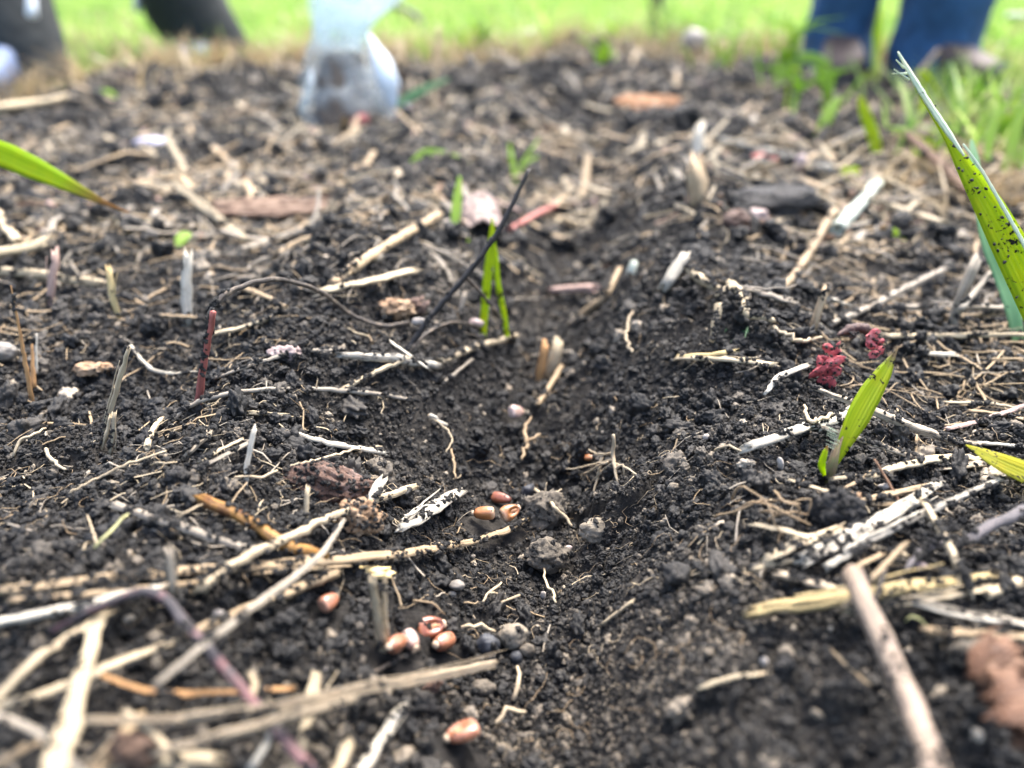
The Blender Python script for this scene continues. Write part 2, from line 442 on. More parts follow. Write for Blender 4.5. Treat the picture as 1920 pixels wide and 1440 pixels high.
def add_tube(mb, P, rad, sides=8, flat=1.0, ref=None, jag=.0, cap='hollow', rnd=random, groove=0):
    """P centre points, rad radii; flat < 1 squashes across REF (the direction that stays thin)."""
    n = len(P)
    T = [(P[min(i + 1, n - 1)] - P[max(i - 1, 0)]).normalized() for i in range(n)]
    ref = Vector(ref) if ref is not None else Vector((0, 0, 1))
    A = T[0].cross(ref)
    if A.length < 1e-6: A = T[0].cross(Vector((1, 0.3, 0)))
    A.normalize()
    V, F, U = [], [], []
    L = 0; vl = []
    rid = [1 + jag * rnd.uniform(-1, 1) for _ in range(sides)]
    if groove and sides > 8:
        for _ in range(groove): rid[rnd.randrange(sides)] *= rnd.uniform(.5, .75)
    for i in range(n):
        if i: L += (P[i] - P[i - 1]).length
        vl.append(L * 100)
        A = (A - T[i] * A.dot(T[i]))
        if A.length < 1e-7: A = T[i].orthogonal()
        A.normalize(); B = T[i].cross(A)
        w = 1 + jag * .5 * rnd.uniform(-1, 1)
        for j in range(sides):
            a = 2 * math.pi * j / sides
            k = rid[j] * w
            V.append(P[i] + A * (math.cos(a) * rad[i] * k) + B * (math.sin(a) * rad[i] * flat * k))
    circ = [2 * math.pi * r * 100 for r in rad]
    for i in range(n - 1):
        for j in range(sides):
            j2 = (j + 1) % sides
            F.append([i * sides + j, i * sides + j2, (i + 1) * sides + j2, (i + 1) * sides + j])
            u0, u1 = j / sides, (j + 1) / sides
            c = max(circ)
            U.append([(u0 * c, vl[i]), (u1 * c, vl[i]), (u1 * c, vl[i + 1]), (u0 * c, vl[i + 1])])
    for end, i in ((0, 0), (1, n - 1)):
        ring = [i * sides + j for j in range(sides)]
        c = P[i]; t = T[i] * (1 if end == 0 else -1)
        if cap == 'hollow' and rad[i] > 4e-4:
            o = len(V)
            for j in range(sides):
                V.append(c + (V[ring[j]] - c) * .68 + t * rad[i] * .15)
            q = len(V); V.append(c + t * rad[i] * 2.2)
            for j in range(sides):
                j2 = (j + 1) % sides
                f = [ring[j], o + j, o + j2, ring[j2]]; g = [o + j, q, o + j2]
                if end: f, g = f[::-1], g[::-1]
                F.append(f); U.append([(0, 0)] * 4); F.append(g); U.append([(0, 0)] * 3)
        else:
            q = len(V); V.append(c - t * rad[i] * .5)
            for j in range(sides):
                j2 = (j + 1) % sides
                g = [ring[j], q, ring[j2]]
                F.append(g[::-1] if end else g); U.append([(0, vl[i])] * 3)
    # ragged ends
    if cap == 'hollow':
        for i in (0, n - 1):
            s = 1 if i else -1
            for j in range(sides):
                V[i * sides + j] = V[i * sides + j] + T[i] * (s * rad[i] * rnd.choice((-.4, .1, .5, 1.1, 1.9)))
    mb.add(V, F, U)

def add_ribbon(mb, P, wid, ref, fold=.15, th=.00025, uvlen=True):
    """leaf blade: closed strip of five points across and a thin underside; wid = half widths, ref faces out of the blade."""
    n = len(P)
    V, F, U = [], [], []
    cs = [-1, -.5, 0, .5, 1]
    acc = [0]
    for i in range(1, n): acc.append(acc[-1] + (P[i] - P[i - 1]).length)
    for i in range(n):
        T = (P[min(i + 1, n - 1)] - P[max(i - 1, 0)]).normalized()
        rf = Vector(ref[i] if isinstance(ref, list) else ref)
        A = T.cross(rf).normalized(); Nn = A.cross(T).normalized()
        for k, c in enumerate(cs):
            V.append(P[i] + A * (c * wid[i]) + Nn * (abs(c) * wid[i] * fold))
        for k, c in enumerate(cs):
            V.append(P[i] + A * (c * wid[i]) + Nn * (abs(c) * wid[i] * fold - th * (1.2 - abs(c))))
    for i in range(n - 1):
        a, b = i * 10, (i + 1) * 10
        v0, v1 = acc[i] / acc[-1], acc[i + 1] / acc[-1]
        for k in range(4):
            u0, u1 = (cs[k] + 1) / 2, (cs[k + 1] + 1) / 2
            F.append([a + k, a + k + 1, b + k + 1, b + k]); U.append([(u0, v0), (u1, v0), (u1, v1), (u0, v1)])
            F.append([a + 5 + k, b + 5 + k, b + 6 + k, a + 6 + k]); U.append([(u0, v0), (u0, v1), (u1, v1), (u1, v0)])
        F.append([a, b, b + 5, a + 5]); U.append([(0, v0), (0, v1), (0, v1), (0, v0)])
        F.append([a + 4, a + 9, b + 9, b + 4]); U.append([(1, v0), (1, v0), (1, v1), (1, v1)])
    mb.add(V, F, U)

# ------------------------------------------------------------------ ground meshes
def grid_obj(name, X, Y, Z, mat):
    nr, nc = X.shape
    me = bpy.data.meshes.new(name)
    me.vertices.add(nr * nc)
    me.vertices.foreach_set('co', np.stack([X, Y, Z], -1).astype(np.float32).ravel())
    i = np.arange((nr - 1) * nc).reshape(nr - 1, nc)[:, :-1]
    q = np.stack([i, i + 1, i + nc + 1, i + nc], -1).reshape(-1, 4)
    me.loops.add(q.size); me.loops.foreach_set('vertex_index', q.ravel().astype(np.int32))
    me.polygons.add(len(q)); me.polygons.foreach_set('loop_start', np.arange(0, q.size, 4, dtype=np.int32))
    me.polygons.foreach_set('use_smooth', np.ones(len(q), bool))
    me.update(calc_edges=True); me.materials.append(mat)
    o = bpy.data.objects.new(name, me); COL.objects.link(o)
    return o

def lawn_mat():
    m, nt, b, _ = new_mat('lawn_ground')
    pos = N(nt, 'ShaderNodeNewGeometry').outputs['Position']
    f = noise_tex(nt, pos, 6, 5, .7)
    nt.links.new(ramp(nt, f, [(.3, (.06, .12, .016)), (.55, (.13, .22, .03)), (.75, (.22, .24, .08))]), b.inputs['Base Color'])
    b.inputs['Roughness'].default_value = .8
    return m
ys = [-.45]
while ys[-1] < 2.45:
    y = ys[-1]
    ys.append(y + max(.0007, .0037 * math.hypot(max(y, 0), .10) if y > 0 else .004))
ys = np.array(ys)
us = np.linspace(-1, 1, 680)
Yg = np.repeat(ys[:, None], len(us), 1)
half = .32 + .95 * np.clip(ys, 0, None)
Xg = us[None, :] * half[:, None]
resg = np.maximum(np.gradient(ys)[:, None], (half * 2 / len(us))[:, None]) + 0 * Xg
Zg = macro(Xg, Yg) + fine(Xg, Yg, resg)
soil = grid_obj('soil_bed', Xg, Yg, Zg, M['soil'])
tag(soil, kind='structure')
ly = np.concatenate([np.linspace(-30, -1, 12), np.linspace(-.5, 4, 40), np.geomspace(4.3, 250, 40)])
lx = np.concatenate([-np.geomspace(2.6, 150, 24)[::-1], np.linspace(-2.4, 2.4, 60), np.geomspace(2.6, 150, 24)])
LX, LY = np.meshgrid(lx, ly)
def lawn_z(x, y):
    out = np.where((y < bed_edge(x) - .02) & (np.abs(x) < 2.2) & (y > -.55), -.09, -.022)
    return out + .012 * perlin(x, y, .5, 71) * (y > .3)
lawn = grid_obj('lawn_ground', LX, LY, lawn_z(LX, LY), lawn_mat())
tag(lawn, kind='structure')
def surf(x, y):
    return np.where(y < bed_edge(x) + .12, np.maximum(macro(x, y), lawn_z(x, y)), lawn_z(x, y))

# ------------------------------------------------------------------ people behind the bed
def cloth_mat(name, c, scale=900):
    m, nt, b, _ = new_mat(name)
    pos = N(nt, 'ShaderNodeNewGeometry').outputs['Position']
    f = noise_tex(nt, pos, 45, 5, .6)
    w = noise_tex(nt, pos, scale, 2, .5)
    c = np.array(c)
    base = ramp(nt, math_n(nt, 'ADD', math_n(nt, 'MULTIPLY', f, .7), math_n(nt, 'MULTIPLY', w, .3)), [(.35, tuple(c * .7)), (.65, tuple(c * 1.35))])
    nt.links.new(base, b.inputs['Base Color'])
    b.inputs['Roughness'].default_value = .85
    bump(nt, b, f, .5, .01)
    return m
M['skin'] = plain_mat('skin', (.42, .25, .18), .55, .12, 30)
M['hair'] = plain_mat('dark_hair', (.03, .02, .015), .5, .3, 80)
M['slatecloth'] = cloth_mat('slate_trousers', (.014, .019, .021))
M['denim'] = cloth_mat('blue_denim', (.018, .068, .155))
M['jacket'] = cloth_mat('grey_jacket', (.12, .12, .13))
M['shirt'] = cloth_mat('navy_jacket', (.05, .06, .09))
M['bootbrown'] = plain_mat('brown_leather', (.085, .055, .042), .6, .3, 60)
M['shoeblue'] = plain_mat('grey_blue_shoe', (.13, .18, .30), .6, .2, 60)
M['solegrey'] = plain_mat('rubber_sole', (.05, .05, .05), .8, .2, 60)
M['cord'] = plain_mat('pale_cord', (.60, .66, .70), .7, .1, 60)

def loft_leg(mb, P, rx, sd, sides=22, squash=.92):
    n = 90
    C = resample(P, n); W = lerp_list(rx, n)
    V, F = [], []
    for i, c in enumerate(C):
        for j in range(sides):
            a = 2 * math.pi * j / sides
            wr = 1 + .20 * mnoise.noise(Vector((math.cos(a) * 1.6, math.sin(a) * 1.6, c.z * 11 + sd))) + .10 * mnoise.noise(Vector((math.cos(a) * 3.4, math.sin(a) * 3.4 + c.z * 9, c.z * 9 + sd)))
            if i == 0: wr *= 1.03
            V.append(c + Vector((math.cos(a) * W[i] * wr, math.sin(a) * W[i] * squash * wr, 0)))
    for i in range(n - 1):
        for j in range(sides):
            j2 = (j + 1) % sides
            F.append([i * sides + j, i * sides + j2, (i + 1) * sides + j2, (i + 1) * sides + j])
    for end, i in ((0, 0), (1, n - 1)):                   # the hem turns in, the waist is closed
        o = len(V); V.append(C[i] + Vector((0, 0, .02 if end == 0 else 0)))
        for j in range(sides):
            g = [i * sides + j, o, i * sides + (j + 1) % sides]
            F.append(g if not end else g[::-1])
    mb.add(V, F)
def shoe(name, mat, foot, yaw, parent, L=.23, Wd=.085, Hh=.08):
    V, F = [], []
    n, sides = 16, 14
    c, s = math.cos(yaw), math.sin(yaw)
    for i in range(n):
        t = i / (n - 1)
        wid = Wd * .5 * np.interp(t, [0, .08, .3, .55, .8, .95, 1], [.35, .7, .8, .85, 1., .7, .3])
        hgt = Hh * np.interp(t, [0, .1, .35, .55, .8, .95, 1], [.8, 1, 1, .8, .55, .42, .25])
        for j in range(sides):
            a = 2 * math.pi * j / sides
            lx_, lz_ = math.cos(a), math.sin(a)
            lx_ = math.copysign(abs(lx_) ** .6, lx_) * wid; z = (math.copysign(abs(lz_) ** .6, lz_) * .5 + .5) * hgt
            yy = (t - .3) * L
            V.append(Vector((foot.x + c * lx_ - s * yy, foot.y + s * lx_ + c * yy, foot.z + z + .012)))
    for i in range(n - 1):
        for j in range(sides):
            j2 = (j + 1) % sides
            F.append([i * sides + j, i * sides + j2, (i + 1) * sides + j2, (i + 1) * sides + j])
    F.append(list(range(sides))[::-1]); F.append([(n - 1) * sides + j for j in range(sides)])
    mb = MB(); mb.add(V, F)
    sh = mb.build(name, mat, parent)
    V2, F2 = [], []
    for k, z in ((0, 0), (1, .014)):
        for i in range(24):
            a = 2 * math.pi * i / 24
            wy = math.sin(a) * L * .52 + L * .2; wx = math.cos(a) * Wd * .52
            V2.append(Vector((foot.x + c * wx - s * wy, foot.y + s * wx + c * wy, foot.z + z)))
    for i in range(24):
        F2.append([i, (i + 1) % 24, 24 + (i + 1) % 24, 24 + i])
    F2.append(list(range(24))[::-1]); F2.append(list(range(24, 48)))
    mb = MB(); mb.add(V2, F2); mb.build('sole', 'solegrey', sh)
    return sh
def person(label, footA, footB, hemA, hemB, cloth, shoemat, coat, wA, wB, yawA, yawB, shoename, sd):
    """both feet stand on the ground; body is one skinned surface, clothes are its children"""
    root = empty('person', (footA + footB) / 2, label, 'person', 'people standing behind the bed')
    o = root.location.copy()
    mid = (footA + footB) / 2
    hip = mid + Vector((0, .10, .86 - mid.z)) + Vector((-.14, 0, 0)) * (mid.x < 0)
    sep = (footB - footA); sep.z = 0; sep = sep.normalized() * .09
    hA, hB = hip - sep, hip + sep
    kA = footA.lerp(hA, .52) + Vector((0, -.03, 0)); kB = footB.lerp(hB, .52) + Vector((0, -.03, 0))
    ch = hip + Vector((0, -.02, .38)); nk = ch + Vector((0, 0, .16)); hd = nk + Vector((0, -.02, .12)); tp = hd + Vector((0, 0, .11))
    sA, sB = ch + sep.normalized() * -.18 + Vector((0, 0, .06)), ch + sep.normalized() * .18 + Vector((0, 0, .06))
    eA, eB = sA + Vector((-.03, .02, -.29)), sB + Vector((.03, .02, -.29))
    wA_, wB_ = eA + Vector((0, -.06, -.25)), eB + Vector((0, -.06, -.25))
    vs = [(hip, .13), (hA, .085), (kA, .055), (footA + Vector((0, 0, .09)), .04), (hB, .085), (kB, .055), (footB + Vector((0, 0, .09)), .04),
          (ch, .14), (nk, .055), (hd, .085), (tp, .07), (sA, .06), (eA, .04), (wA_, .03), (sB, .06), (eB, .04), (wB_, .03),
          (wA_ + Vector((0, -.02, -.09)), .035), (wB_ + Vector((0, -.02, -.09)), .035)]
    es = [(0, 1), (1, 2), (2, 3), (0, 4), (4, 5), (5, 6), (0, 7), (7, 8), (8, 9), (9, 10), (7, 11), (11, 12), (12, 13), (7, 14), (14, 15), (15, 16), (13, 17), (16, 18)]
    me = bpy.data.meshes.new('body'); me.from_pydata([v[0] - o for v in vs], es, [])
    body = bpy.data.objects.new('body', me); COL.objects.link(body); body.parent = root
    sk = body.modifiers.new('skin', 'SKIN')
    for i, v in enumerate(vs):
        me.skin_vertices[0].data[i].radius = (v[1], v[1])
    me.skin_vertices[0].data[0].use_root = True
    ss = body.modifiers.new('sub', 'SUBSURF'); ss.levels = ss.render_levels = 2
    me.materials.append(M['skin'])
    mb = MB()
    for hem, k, h, w in ((hemA, kA, hA, wA), (hemB, kB, hB, wB)):
        loft_leg(mb, [hem - o, (hem.lerp(k, .35)) - o, k - o, h - o, hip + Vector((0, 0, .1)) - o], [w, w * .98, w * 1.05, .115, .15], sd + w * 9)
    mb.build('trousers', cloth, root)
    mb = MB(); loft_leg(mb, [hip + Vector((0, 0, .02)) - o, hip + Vector((0, 0, .2)) - o, ch - o, nk + Vector((0, 0, -.03)) - o], [.185, .18, .20, .085], sd + 5)
    for s_, e_, w_ in ((sA, eA, wA_), (sB, eB, wB_)):
        loft_leg(mb, [w_ - o, e_ - o, s_ - o], [.045, .06, .08], sd + 8)
    mb.build('jacket', coat, root)
    mb = MB(); n = 12
    V = []; F = []
    for i in range(n):
        for j in range(n * 2):
            th = math.pi * .58 * i / (n - 1); ph = math.pi * j / n
            V.append(hd + Vector((.092 * math.sin(th) * math.cos(ph), .015 + .105 * math.sin(th) * math.sin(ph), .055 + .10 * math.cos(th))) - o)
    for i in range(n - 1):
        for j in range(n * 2):
            j2 = (j + 1) % (2 * n); F.append([i * 2 * n + j, (i + 1) * 2 * n + j, (i + 1) * 2 * n + j2, i * 2 * n + j2])
    mb.add(V, F); mb.build('hair', 'hair', root)
    for f, yw in ((footA, yawA), (footB, yawB)):
        shoe(shoename, shoemat, f - o, yw, root)
    return root
def foot_at(px, py, d):
    p = at_depth(px, py, d); p.z = float(surf(np.array([p.x]), np.array([p.y]))[0]); return p
fA = foot_at(38, 175, 1.27); fB = foot_at(400, 110, 1.75)
hemA = at_depth(38, 146, 1.27); hemB = at_depth(392, 108, 1.75)
pl = person('person in dark slate trousers and grey blue shoes behind the bed', fA, fB, hemA, hemB,
            'slatecloth', 'shoeblue', 'jacket', .082, .098, math.pi * 1.02, math.pi * .98, 'shoe', 3)
for cx, cy, w in ((58, -20, 1.20), (256, -30, 1.30)):
    p0 = at_depth(cx, cy - 60, 1.17 if cx < 100 else 1.68); p1 = at_depth(cx + 2, cy + 50, 1.17 if cx < 100 else 1.68)
    mb = MB(); add_tube(mb, [p - pl.location for p in resample([p0, p1], 8)], lerp_list([.006, .007, .009], 8), 8, cap='closed')
    mb.build('drawcord', 'cord', pl)
fA = foot_at(1565, 140, 1.50); fB = foot_at(1730, 158, 1.42)
person('person in blue jeans and brown shoes behind the bed', fA, fB, at_depth(1565, 128, 1.50), at_depth(1742, 156, 1.42),
       'denim', 'bootbrown', 'shirt', .066, .080, math.pi * .9, math.pi * 1.1, 'boot', 11)
# ------------------------------------------------------------------ clear bag of dark soil
def film_mat():
    m, nt, b, out = new_mat('clear_plastic_film')
    b.inputs['Base Color'].default_value = (.74, .83, .88, 1); b.inputs['Roughness'].default_value = .22
    b.inputs['Specular IOR Level'].default_value = .6
    pos = N(nt, 'ShaderNodeNewGeometry').outputs['Position']
    bump(nt, b, noise_tex(nt, pos, 34, 4, .6), .9, .012)
    tl = N(nt, 'ShaderNodeBsdfTranslucent'); tl.inputs[0].default_value = (.74, .83, .88, 1)
    tr = N(nt, 'ShaderNodeBsdfTransparent'); tr.inputs[0].default_value = (.94, .97, .98, 1)
    m1 = N(nt, 'ShaderNodeMixShader'); m1.inputs[0].default_value = .45
    nt.links.new(b.outputs[0], m1.inputs[1]); nt.links.new(tl.outputs[0], m1.inputs[2])
    m2 = N(nt, 'ShaderNodeMixShader')
    f = noise_tex(nt, pos, 22, 3, .6)
    nt.links.new(ramp(nt, f, [(.35, (.55, .55, .55)), (.65, (.93, .93, .93))]), m2.inputs[0])
    nt.links.new(m1.outputs[0], m2.inputs[1]); nt.links.new(tr.outputs[0], m2.inputs[2]); nt.links.new(m2.outputs[0], out.inputs[0])
    return m
M['film'] = film_mat()
M['bagsoil'] = rock_mat('bagged_brown_soil', (.022, .017, .014), (.045, .036, .029), (.08, .065, .054), 160, .8, .8, .003)
M['fold_highlight'] = plain_mat('highlight_film_fold', (.46, .52, .57), .35, .2, 60)  # crumpled film whose white highlight is put into the base colour
bagbase = ground(655, 228)
DB = depth_of(bagbase)
bag = empty('plastic_bag', bagbase, 'clear plastic bag part filled with dark brown soil standing on the bed', 'bag')
def bag_loft(rows, dy, crump, sides, name, mat, close_top, inset=0):
    V, F = [], []
    n = len(rows)
    for i, (py, xl, xr) in enumerate(rows):
        L, Rr = at_depth(xl, py, DB), at_depth(xr, py, DB)
        c = (L + Rr) / 2; hw = (Rr - L).length / 2
        for j in range(sides):
            a = 2 * math.pi * j / sides
            k = 1 + crump * mnoise.noise(Vector((math.cos(a) * 2.4, math.sin(a) * 2.4, i * .35))) + crump * .7 * mnoise.noise(Vector((math.cos(a) * 6, math.sin(a) * 6, i * .16 + 9)))
            V.append(Vector((c.x + math.cos(a) * hw * k, c.y + math.sin(a) * hw * k * dy, c.z)) - bagbase)
    for i in range(n - 1):
        for j in range(sides):
            j2 = (j + 1) % sides
            F.append([i * sides + j, (i + 1) * sides + j, (i + 1) * sides + j2, i * sides + j2])
    if close_top: F.append([j for j in range(sides)][::-1])
    F.append([(n - 1) * sides + j for j in range(sides)])
    mb = MB(); mb.add(V, F); return mb.build(name, mat, bag)
def rows_interp(tab, n):
    t = np.linspace(tab[0][0], tab[-1][0], n)
    return [(y, np.interp(y, [r[0] for r in tab], [r[1] for r in tab]), np.interp(y, [r[0] for r in tab], [r[2] for r in tab])) for y in t]
bag_loft(rows_interp([(-190, 520, 850), (-100, 555, 830), (0, 580, 748), (35, 584, 705), (65, 586, 690), (95, 578, 702), (140, 569, 722), (190, 562, 740), (228, 566, 742), (238, 585, 730)], 46), .7, .16, 48, 'film', 'film', False)
bag_loft(rows_interp([(99, 612, 668), (106, 602, 676), (140, 596, 680), (190, 592, 694), (226, 590, 704), (234, 600, 696)], 20), 1.3, .08, 30, 'soil_fill', 'bagsoil', True)
bag_loft(rows_interp([(-170, 540, 825), (-60, 580, 770), (0, 595, 735), (40, 594, 695), (70, 596, 684), (94, 600, 676)], 26), .5, .2, 40, 'folded_neck', 'film', False)
bag_loft(rows_interp([(-120, 570, 800), (0, 610, 715), (60, 604, 678), (88, 612, 668)], 20), .35, .25, 36, 'inner_fold', 'film', False)
for k, (x0, y0, x1, y1, w) in enumerate([(690, 62, 738, 205, .013), (584, 120, 566, 215, .005)]):
    mb = MB()
    P = resample([at_depth(x0, y0, DB - .05), at_depth((x0 + x1) / 2 + 6, (y0 + y1) / 2, DB - .062), at_depth(x1, y1, DB - .05)], 10)
    add_tube(mb, [p - bagbase for p in P], lerp_list([w * .1, w * .6, w, w * .9, w * .3], 10), 12, .5, FWD, .3, 'closed')
    mb.build('crumpled_fold', 'fold_highlight' if k == 0 else 'film', bag)

# ------------------------------------------------------------------ strands: straw, twigs, roots, stems
CR = []                                    # extra soil crumbs that stick to things: (x, y, z, size, tint)
LIT = 'straw pieces lying on the soil'
def points(pts, mode, r, d0=None):
    out = []
    if mode == 'abs':
        return [at_depth(*p) for p in pts]
    if mode == 'ground':
        for p in pts:
            q = ground(p[0], p[1], (p[2] if len(p) > 2 else 0) + r * 1000 * .6 + 1.5)
            out.append(q)
    else:
        if d0 is None:
            d0 = depth_of(ground(pts[0][0], pts[0][1], 0))
        for p in pts:
            out.append(at_depth(p[0], p[1], d0 - (p[2] / 1000 if len(p) > 2 else 0)))
    return out
def S(name, cat, label, mat, w, pts, mode='ground', flat=1.0, face=None, soil=.25, sides=9, jag=.10, cap='hollow', group=LIT, d0=None,
      wob=.25, parent=None, bury=0.0, groove=0, node=None, frays=0):
    g = ground(*pts[0][:2]); d = depth_of(g) if d0 is None else d0
    ws = w if isinstance(w, (list, tuple)) else [w, w]
    rm = .5 * max(ws) / FPX * d
    P = points(pts, mode, rm, d0)
    if bury: P[0] = P[0] + (P[0] - P[1]).normalized() * bury
    dd = [depth_of(p) for p in P]
    L = sum((P[i + 1] - P[i]).length for i in range(len(P) - 1))
    n = int(min(46, max(5, L / max(.0016, rm * 1.4))))
    C = resample(P, n)
    rad = lerp_list(ws, n) * .5 / FPX * lerp_list(dd, n) * .93
    if mode == 'ground':
        gz = full_z([c.x for c in C], [c.y for c in C])
        dl = float(np.percentile(gz - np.array([c.z for c in C]) + .45 * rad * flat, 68))
        t = max(0., min(.0065, dl)) / max(.03, HC - sum(c.z for c in C) / n)
        C = [CAMV + (c - CAMV) * (1 - t) for c in C]; rad = rad * (1 - t)
    if node is not None:
        for i in range(n):
            rad[i] *= 1 + .28 * math.exp(-((i / (n - 1) - node) * L / .0012) ** 2) - .12 * smooth(node - .02, node + .02, i / (n - 1))
    if wob:
        for i in range(1, n - 1):
            C[i] = C[i] + Vector((random.gauss(0, 1), random.gauss(0, 1), random.gauss(0, 1))) * rad[i] * wob * .45
    o = C[0].copy()
    mb = MB()
    ref = FWD if face == 'cam' else Vector((0, 0, 1)) if face is None else Vector(face)
    add_tube(mb, C, rad, sides, flat, ref, jag, cap, groove=groove)
    if parent is not None:
        ob = mb.build(name, mat, parent, None)
        for v in ob.data.vertices: v.co = v.co - parent.location
    else:
        ob = mb.build(name, mat, None, o); tag(ob, label, cat, group)
    for f_ in range(frays):
        a, b_ = sorted(random.sample(range(n), 2))
        if b_ - a < max(3, n // 3): a, b_ = max(0, n // 5 - f_), min(n - 1, n // 2 + n // 3 + f_)
        off = Vector((random.gauss(0, .7), random.gauss(0, .3), random.gauss(.35, .5))) * float(rad.mean())
        spread = Vector((random.gauss(0, 1.5), random.gauss(0, .6), random.gauss(.3, 1.0))) * float(rad.mean())
        Q = [C[i] + off + spread * ((i - a) / max(1, b_ - a)) ** 2 - o for i in range(a, b_ + 1)]
        mf = MB(); add_tube(mf, Q, np.linspace(1, .35, len(Q)) * rad.mean() * random.uniform(.18, .38), 6, .7, Vector((0, 0, 1)), .2, 'closed')
        mf.build('fibre', mat, ob)
    if soil > 0:
        k = int(soil * L / .0024) + (1 if random.random() < soil else 0)
        for _ in range(k):
            i = random.uniform(0, n - 1.001); ii = int(i)
            c = C[ii].lerp(C[ii + 1], i - ii); T = (C[ii + 1] - C[ii]).normalized()
            A = T.cross(Vector((0, 0, 1)))
            if A.length < .05: A = Vector((1, 0, 0))
            A.normalize(); B = A.cross(T)
            r_ = rad[ii]; m = random.randint(4, 16)
            a0 = random.uniform(.1, math.pi - .1)
            for _ in range(m):
                a = a0 + random.gauss(0, .5)
                q = c + T * random.gauss(0, r_ * .8 + .0005) + A * math.cos(a) * r_ + B * math.sin(a) * r_ * flat
                CR.append((*q, random.uniform(.25, 1.05) * .001 * (.6 + d * 1.6), random.uniform(0, .62)))
    return ob
def straw(label, mat, w, pts, **k):
    k.setdefault('flat', random.uniform(.45, .85)); k.setdefault('jag', .16); k.setdefault('sides', 12); k.setdefault('groove', random.choice((1, 1, 2)))
    if k.get('node') is None and random.random() < .4: k['node'] = random.uniform(.2, .8)
    if pts[0][1] > 1150 or pts[-1][1] > 1150: w = [q * .84 for q in w] if isinstance(w, list) else w * .84
    k.setdefault('frays', 2 if any(q in label for q in ('fray', 'fibr', 'split', 'strip', 'tine')) else (1 if random.random() < .3 else 0))
    return S(k.pop('name', 'straw'), k.pop('cat', 'straw'), label, mat, w, pts, **k)
def twig(label, mat, w, pts, **k): k.setdefault('jag', .16); return S(k.pop('name', 'twig'), k.pop('cat', 'twig'), label, mat, w, pts, group=k.pop('group', 'twigs lying on the soil'), **k)
def root(label, mat, w, pts, **k):
    k.setdefault('cap', 'closed'); k.setdefault('sides', 6); k.setdefault('soil', 0); k.setdefault('wob', 1.2)
    return S(k.pop('name', 'root'), k.pop('cat', 'root'), label, mat, w, pts, group=k.pop('group', 'bare roots on the soil'), **k)

# --- left half, front to back
straw('long tan straw running from the left edge toward the seeds, upper of a pair', 'tan', 24, [(12, 1106, 5), (200, 1085, 5), (330, 1072, 5), (480, 1061, 4), (640, 1048, 3), (780, 1035, 2), (848, 1021, 1)], soil=.75)
straw('short tan straw end lying below the two amber seeds', 'tan', 19, [(864, 1019, 1), (930, 1001, 1), (980, 977, 1)], soil=.8)
straw('thin tan straw under the long tan straw at the left edge', 'tan', 17, [(20, 1126, 6), (180, 1112, 6), (372, 1092, 5)], soil=.5)
straw('dark edged straw strip below the long tan straw by the yellow flake', 'tan', 13, [(480, 1073, 4), (570, 1067, 4), (655, 1060, 3)], soil=.5)
straw('cream straw crossing over the long tan straw and pointing up right', 'cream', 25, [(383, 1097, 8), (450, 1050, 8), (560, 998, 5), (650, 955, 3), (775, 913, 0)], soil=.35)
straw('greyish soil speckled straw left of the amber stem', 'grey', 17, [(214, 946, 1), (330, 985, 2), (470, 1030, 2), (545, 1042, 1)], soil=.8)
twig('amber and dark red stem with a broken stub end', 'amber', 26, [(386, 938, 1), (450, 966, 2), (520, 1012, 3), (592, 1038, 3)], name='stem', cat='stem', soil=.5)
straw('blurred thin straw slanting steeply over the long tan straw', 'grey', [10, 20, 22, 16], [(645, 975, 6), (600, 1042, 14), (520, 1105, 18), (400, 1195, 20), (290, 1285, 20)], soil=.1)
straw('thick jointed straw from the left edge below the pink stem', 'cream', 30, [(-40, 1334, 4), (130, 1282, 5), (210, 1245, 5), (310, 1206, 4)], soil=.5)
straw('straw with a pinkish far end under the blurred slanting straw', 'tan', 25, [(362, 1186, 3), (470, 1138, 3), (550, 1107, 3), (632, 1073, 2)], soil=.4)
straw('pale grey straw at the left edge just below the tan pair', 'white', 28, [(-30, 1172, 5), (130, 1140, 6), (250, 1112, 6), (296, 1104, 6)], soil=.3)
twig('slate grey arching stem with pink joints in front', 'pinkslate', [11, 14, 20, 22, 22, 22, 24, 28], [(95, 1183, 2), (180, 1140, 7), (285, 1108, 11), (350, 1172, 14), (400, 1228, 14), (452, 1290, 13), (500, 1348, 12), (590, 1450, 12)], name='stem', cat='stem', soil=.1)
straw('stout pale straw standing toward the lens at the bottom left corner', 'cleancream', [70, 52, 44, 40], [(95, 1470, 24), (132, 1330, 22), (160, 1240, 16), (182, 1168, 8)], soil=.25)
straw('straw leaning behind the stout pale straw to the left edge', 'cream', 30, [(-20, 1322, 8), (60, 1242, 8), (120, 1200, 6), (196, 1152, 4)], soil=.3)
straw('thin kinked brown straw across the front left', 'orange', [12, 15, 14], [(182, 1262, 6), (255, 1290, 6), (330, 1300, 5), (430, 1297, 5), (550, 1291, 4)], soil=.2)
straw('fibrous frayed straw reaching right to the dark gap in front', 'beige', [16, 26, 26, 28, 30, 22], [(150, 1352, 14), (350, 1347, 15), (500, 1328, 15), (640, 1300, 15), (790, 1272, 13), (925, 1244, 10)], flat=.5, soil=.2, frays=14)
straw('upright pale straw at the bottom edge crossed by the frayed straw', 'cleancream', [44, 40, 34], [(552, 1475, 4), (575, 1350, 5), (592, 1262, 2)], soil=.2)
straw('frayed straw running from the bottom left under the slate stem', 'beige', [22, 26, 24], [(300, 1412, 16), (480, 1362, 18), (660, 1312, 18)], flat=.5, soil=.2, frays=9)
straw('grey straw curving in from the left edge near the bottom', 'grey', 26, [(-20, 1340, 12), (50, 1362, 12), (110, 1402, 14), (170, 1470, 16)], soil=.1)
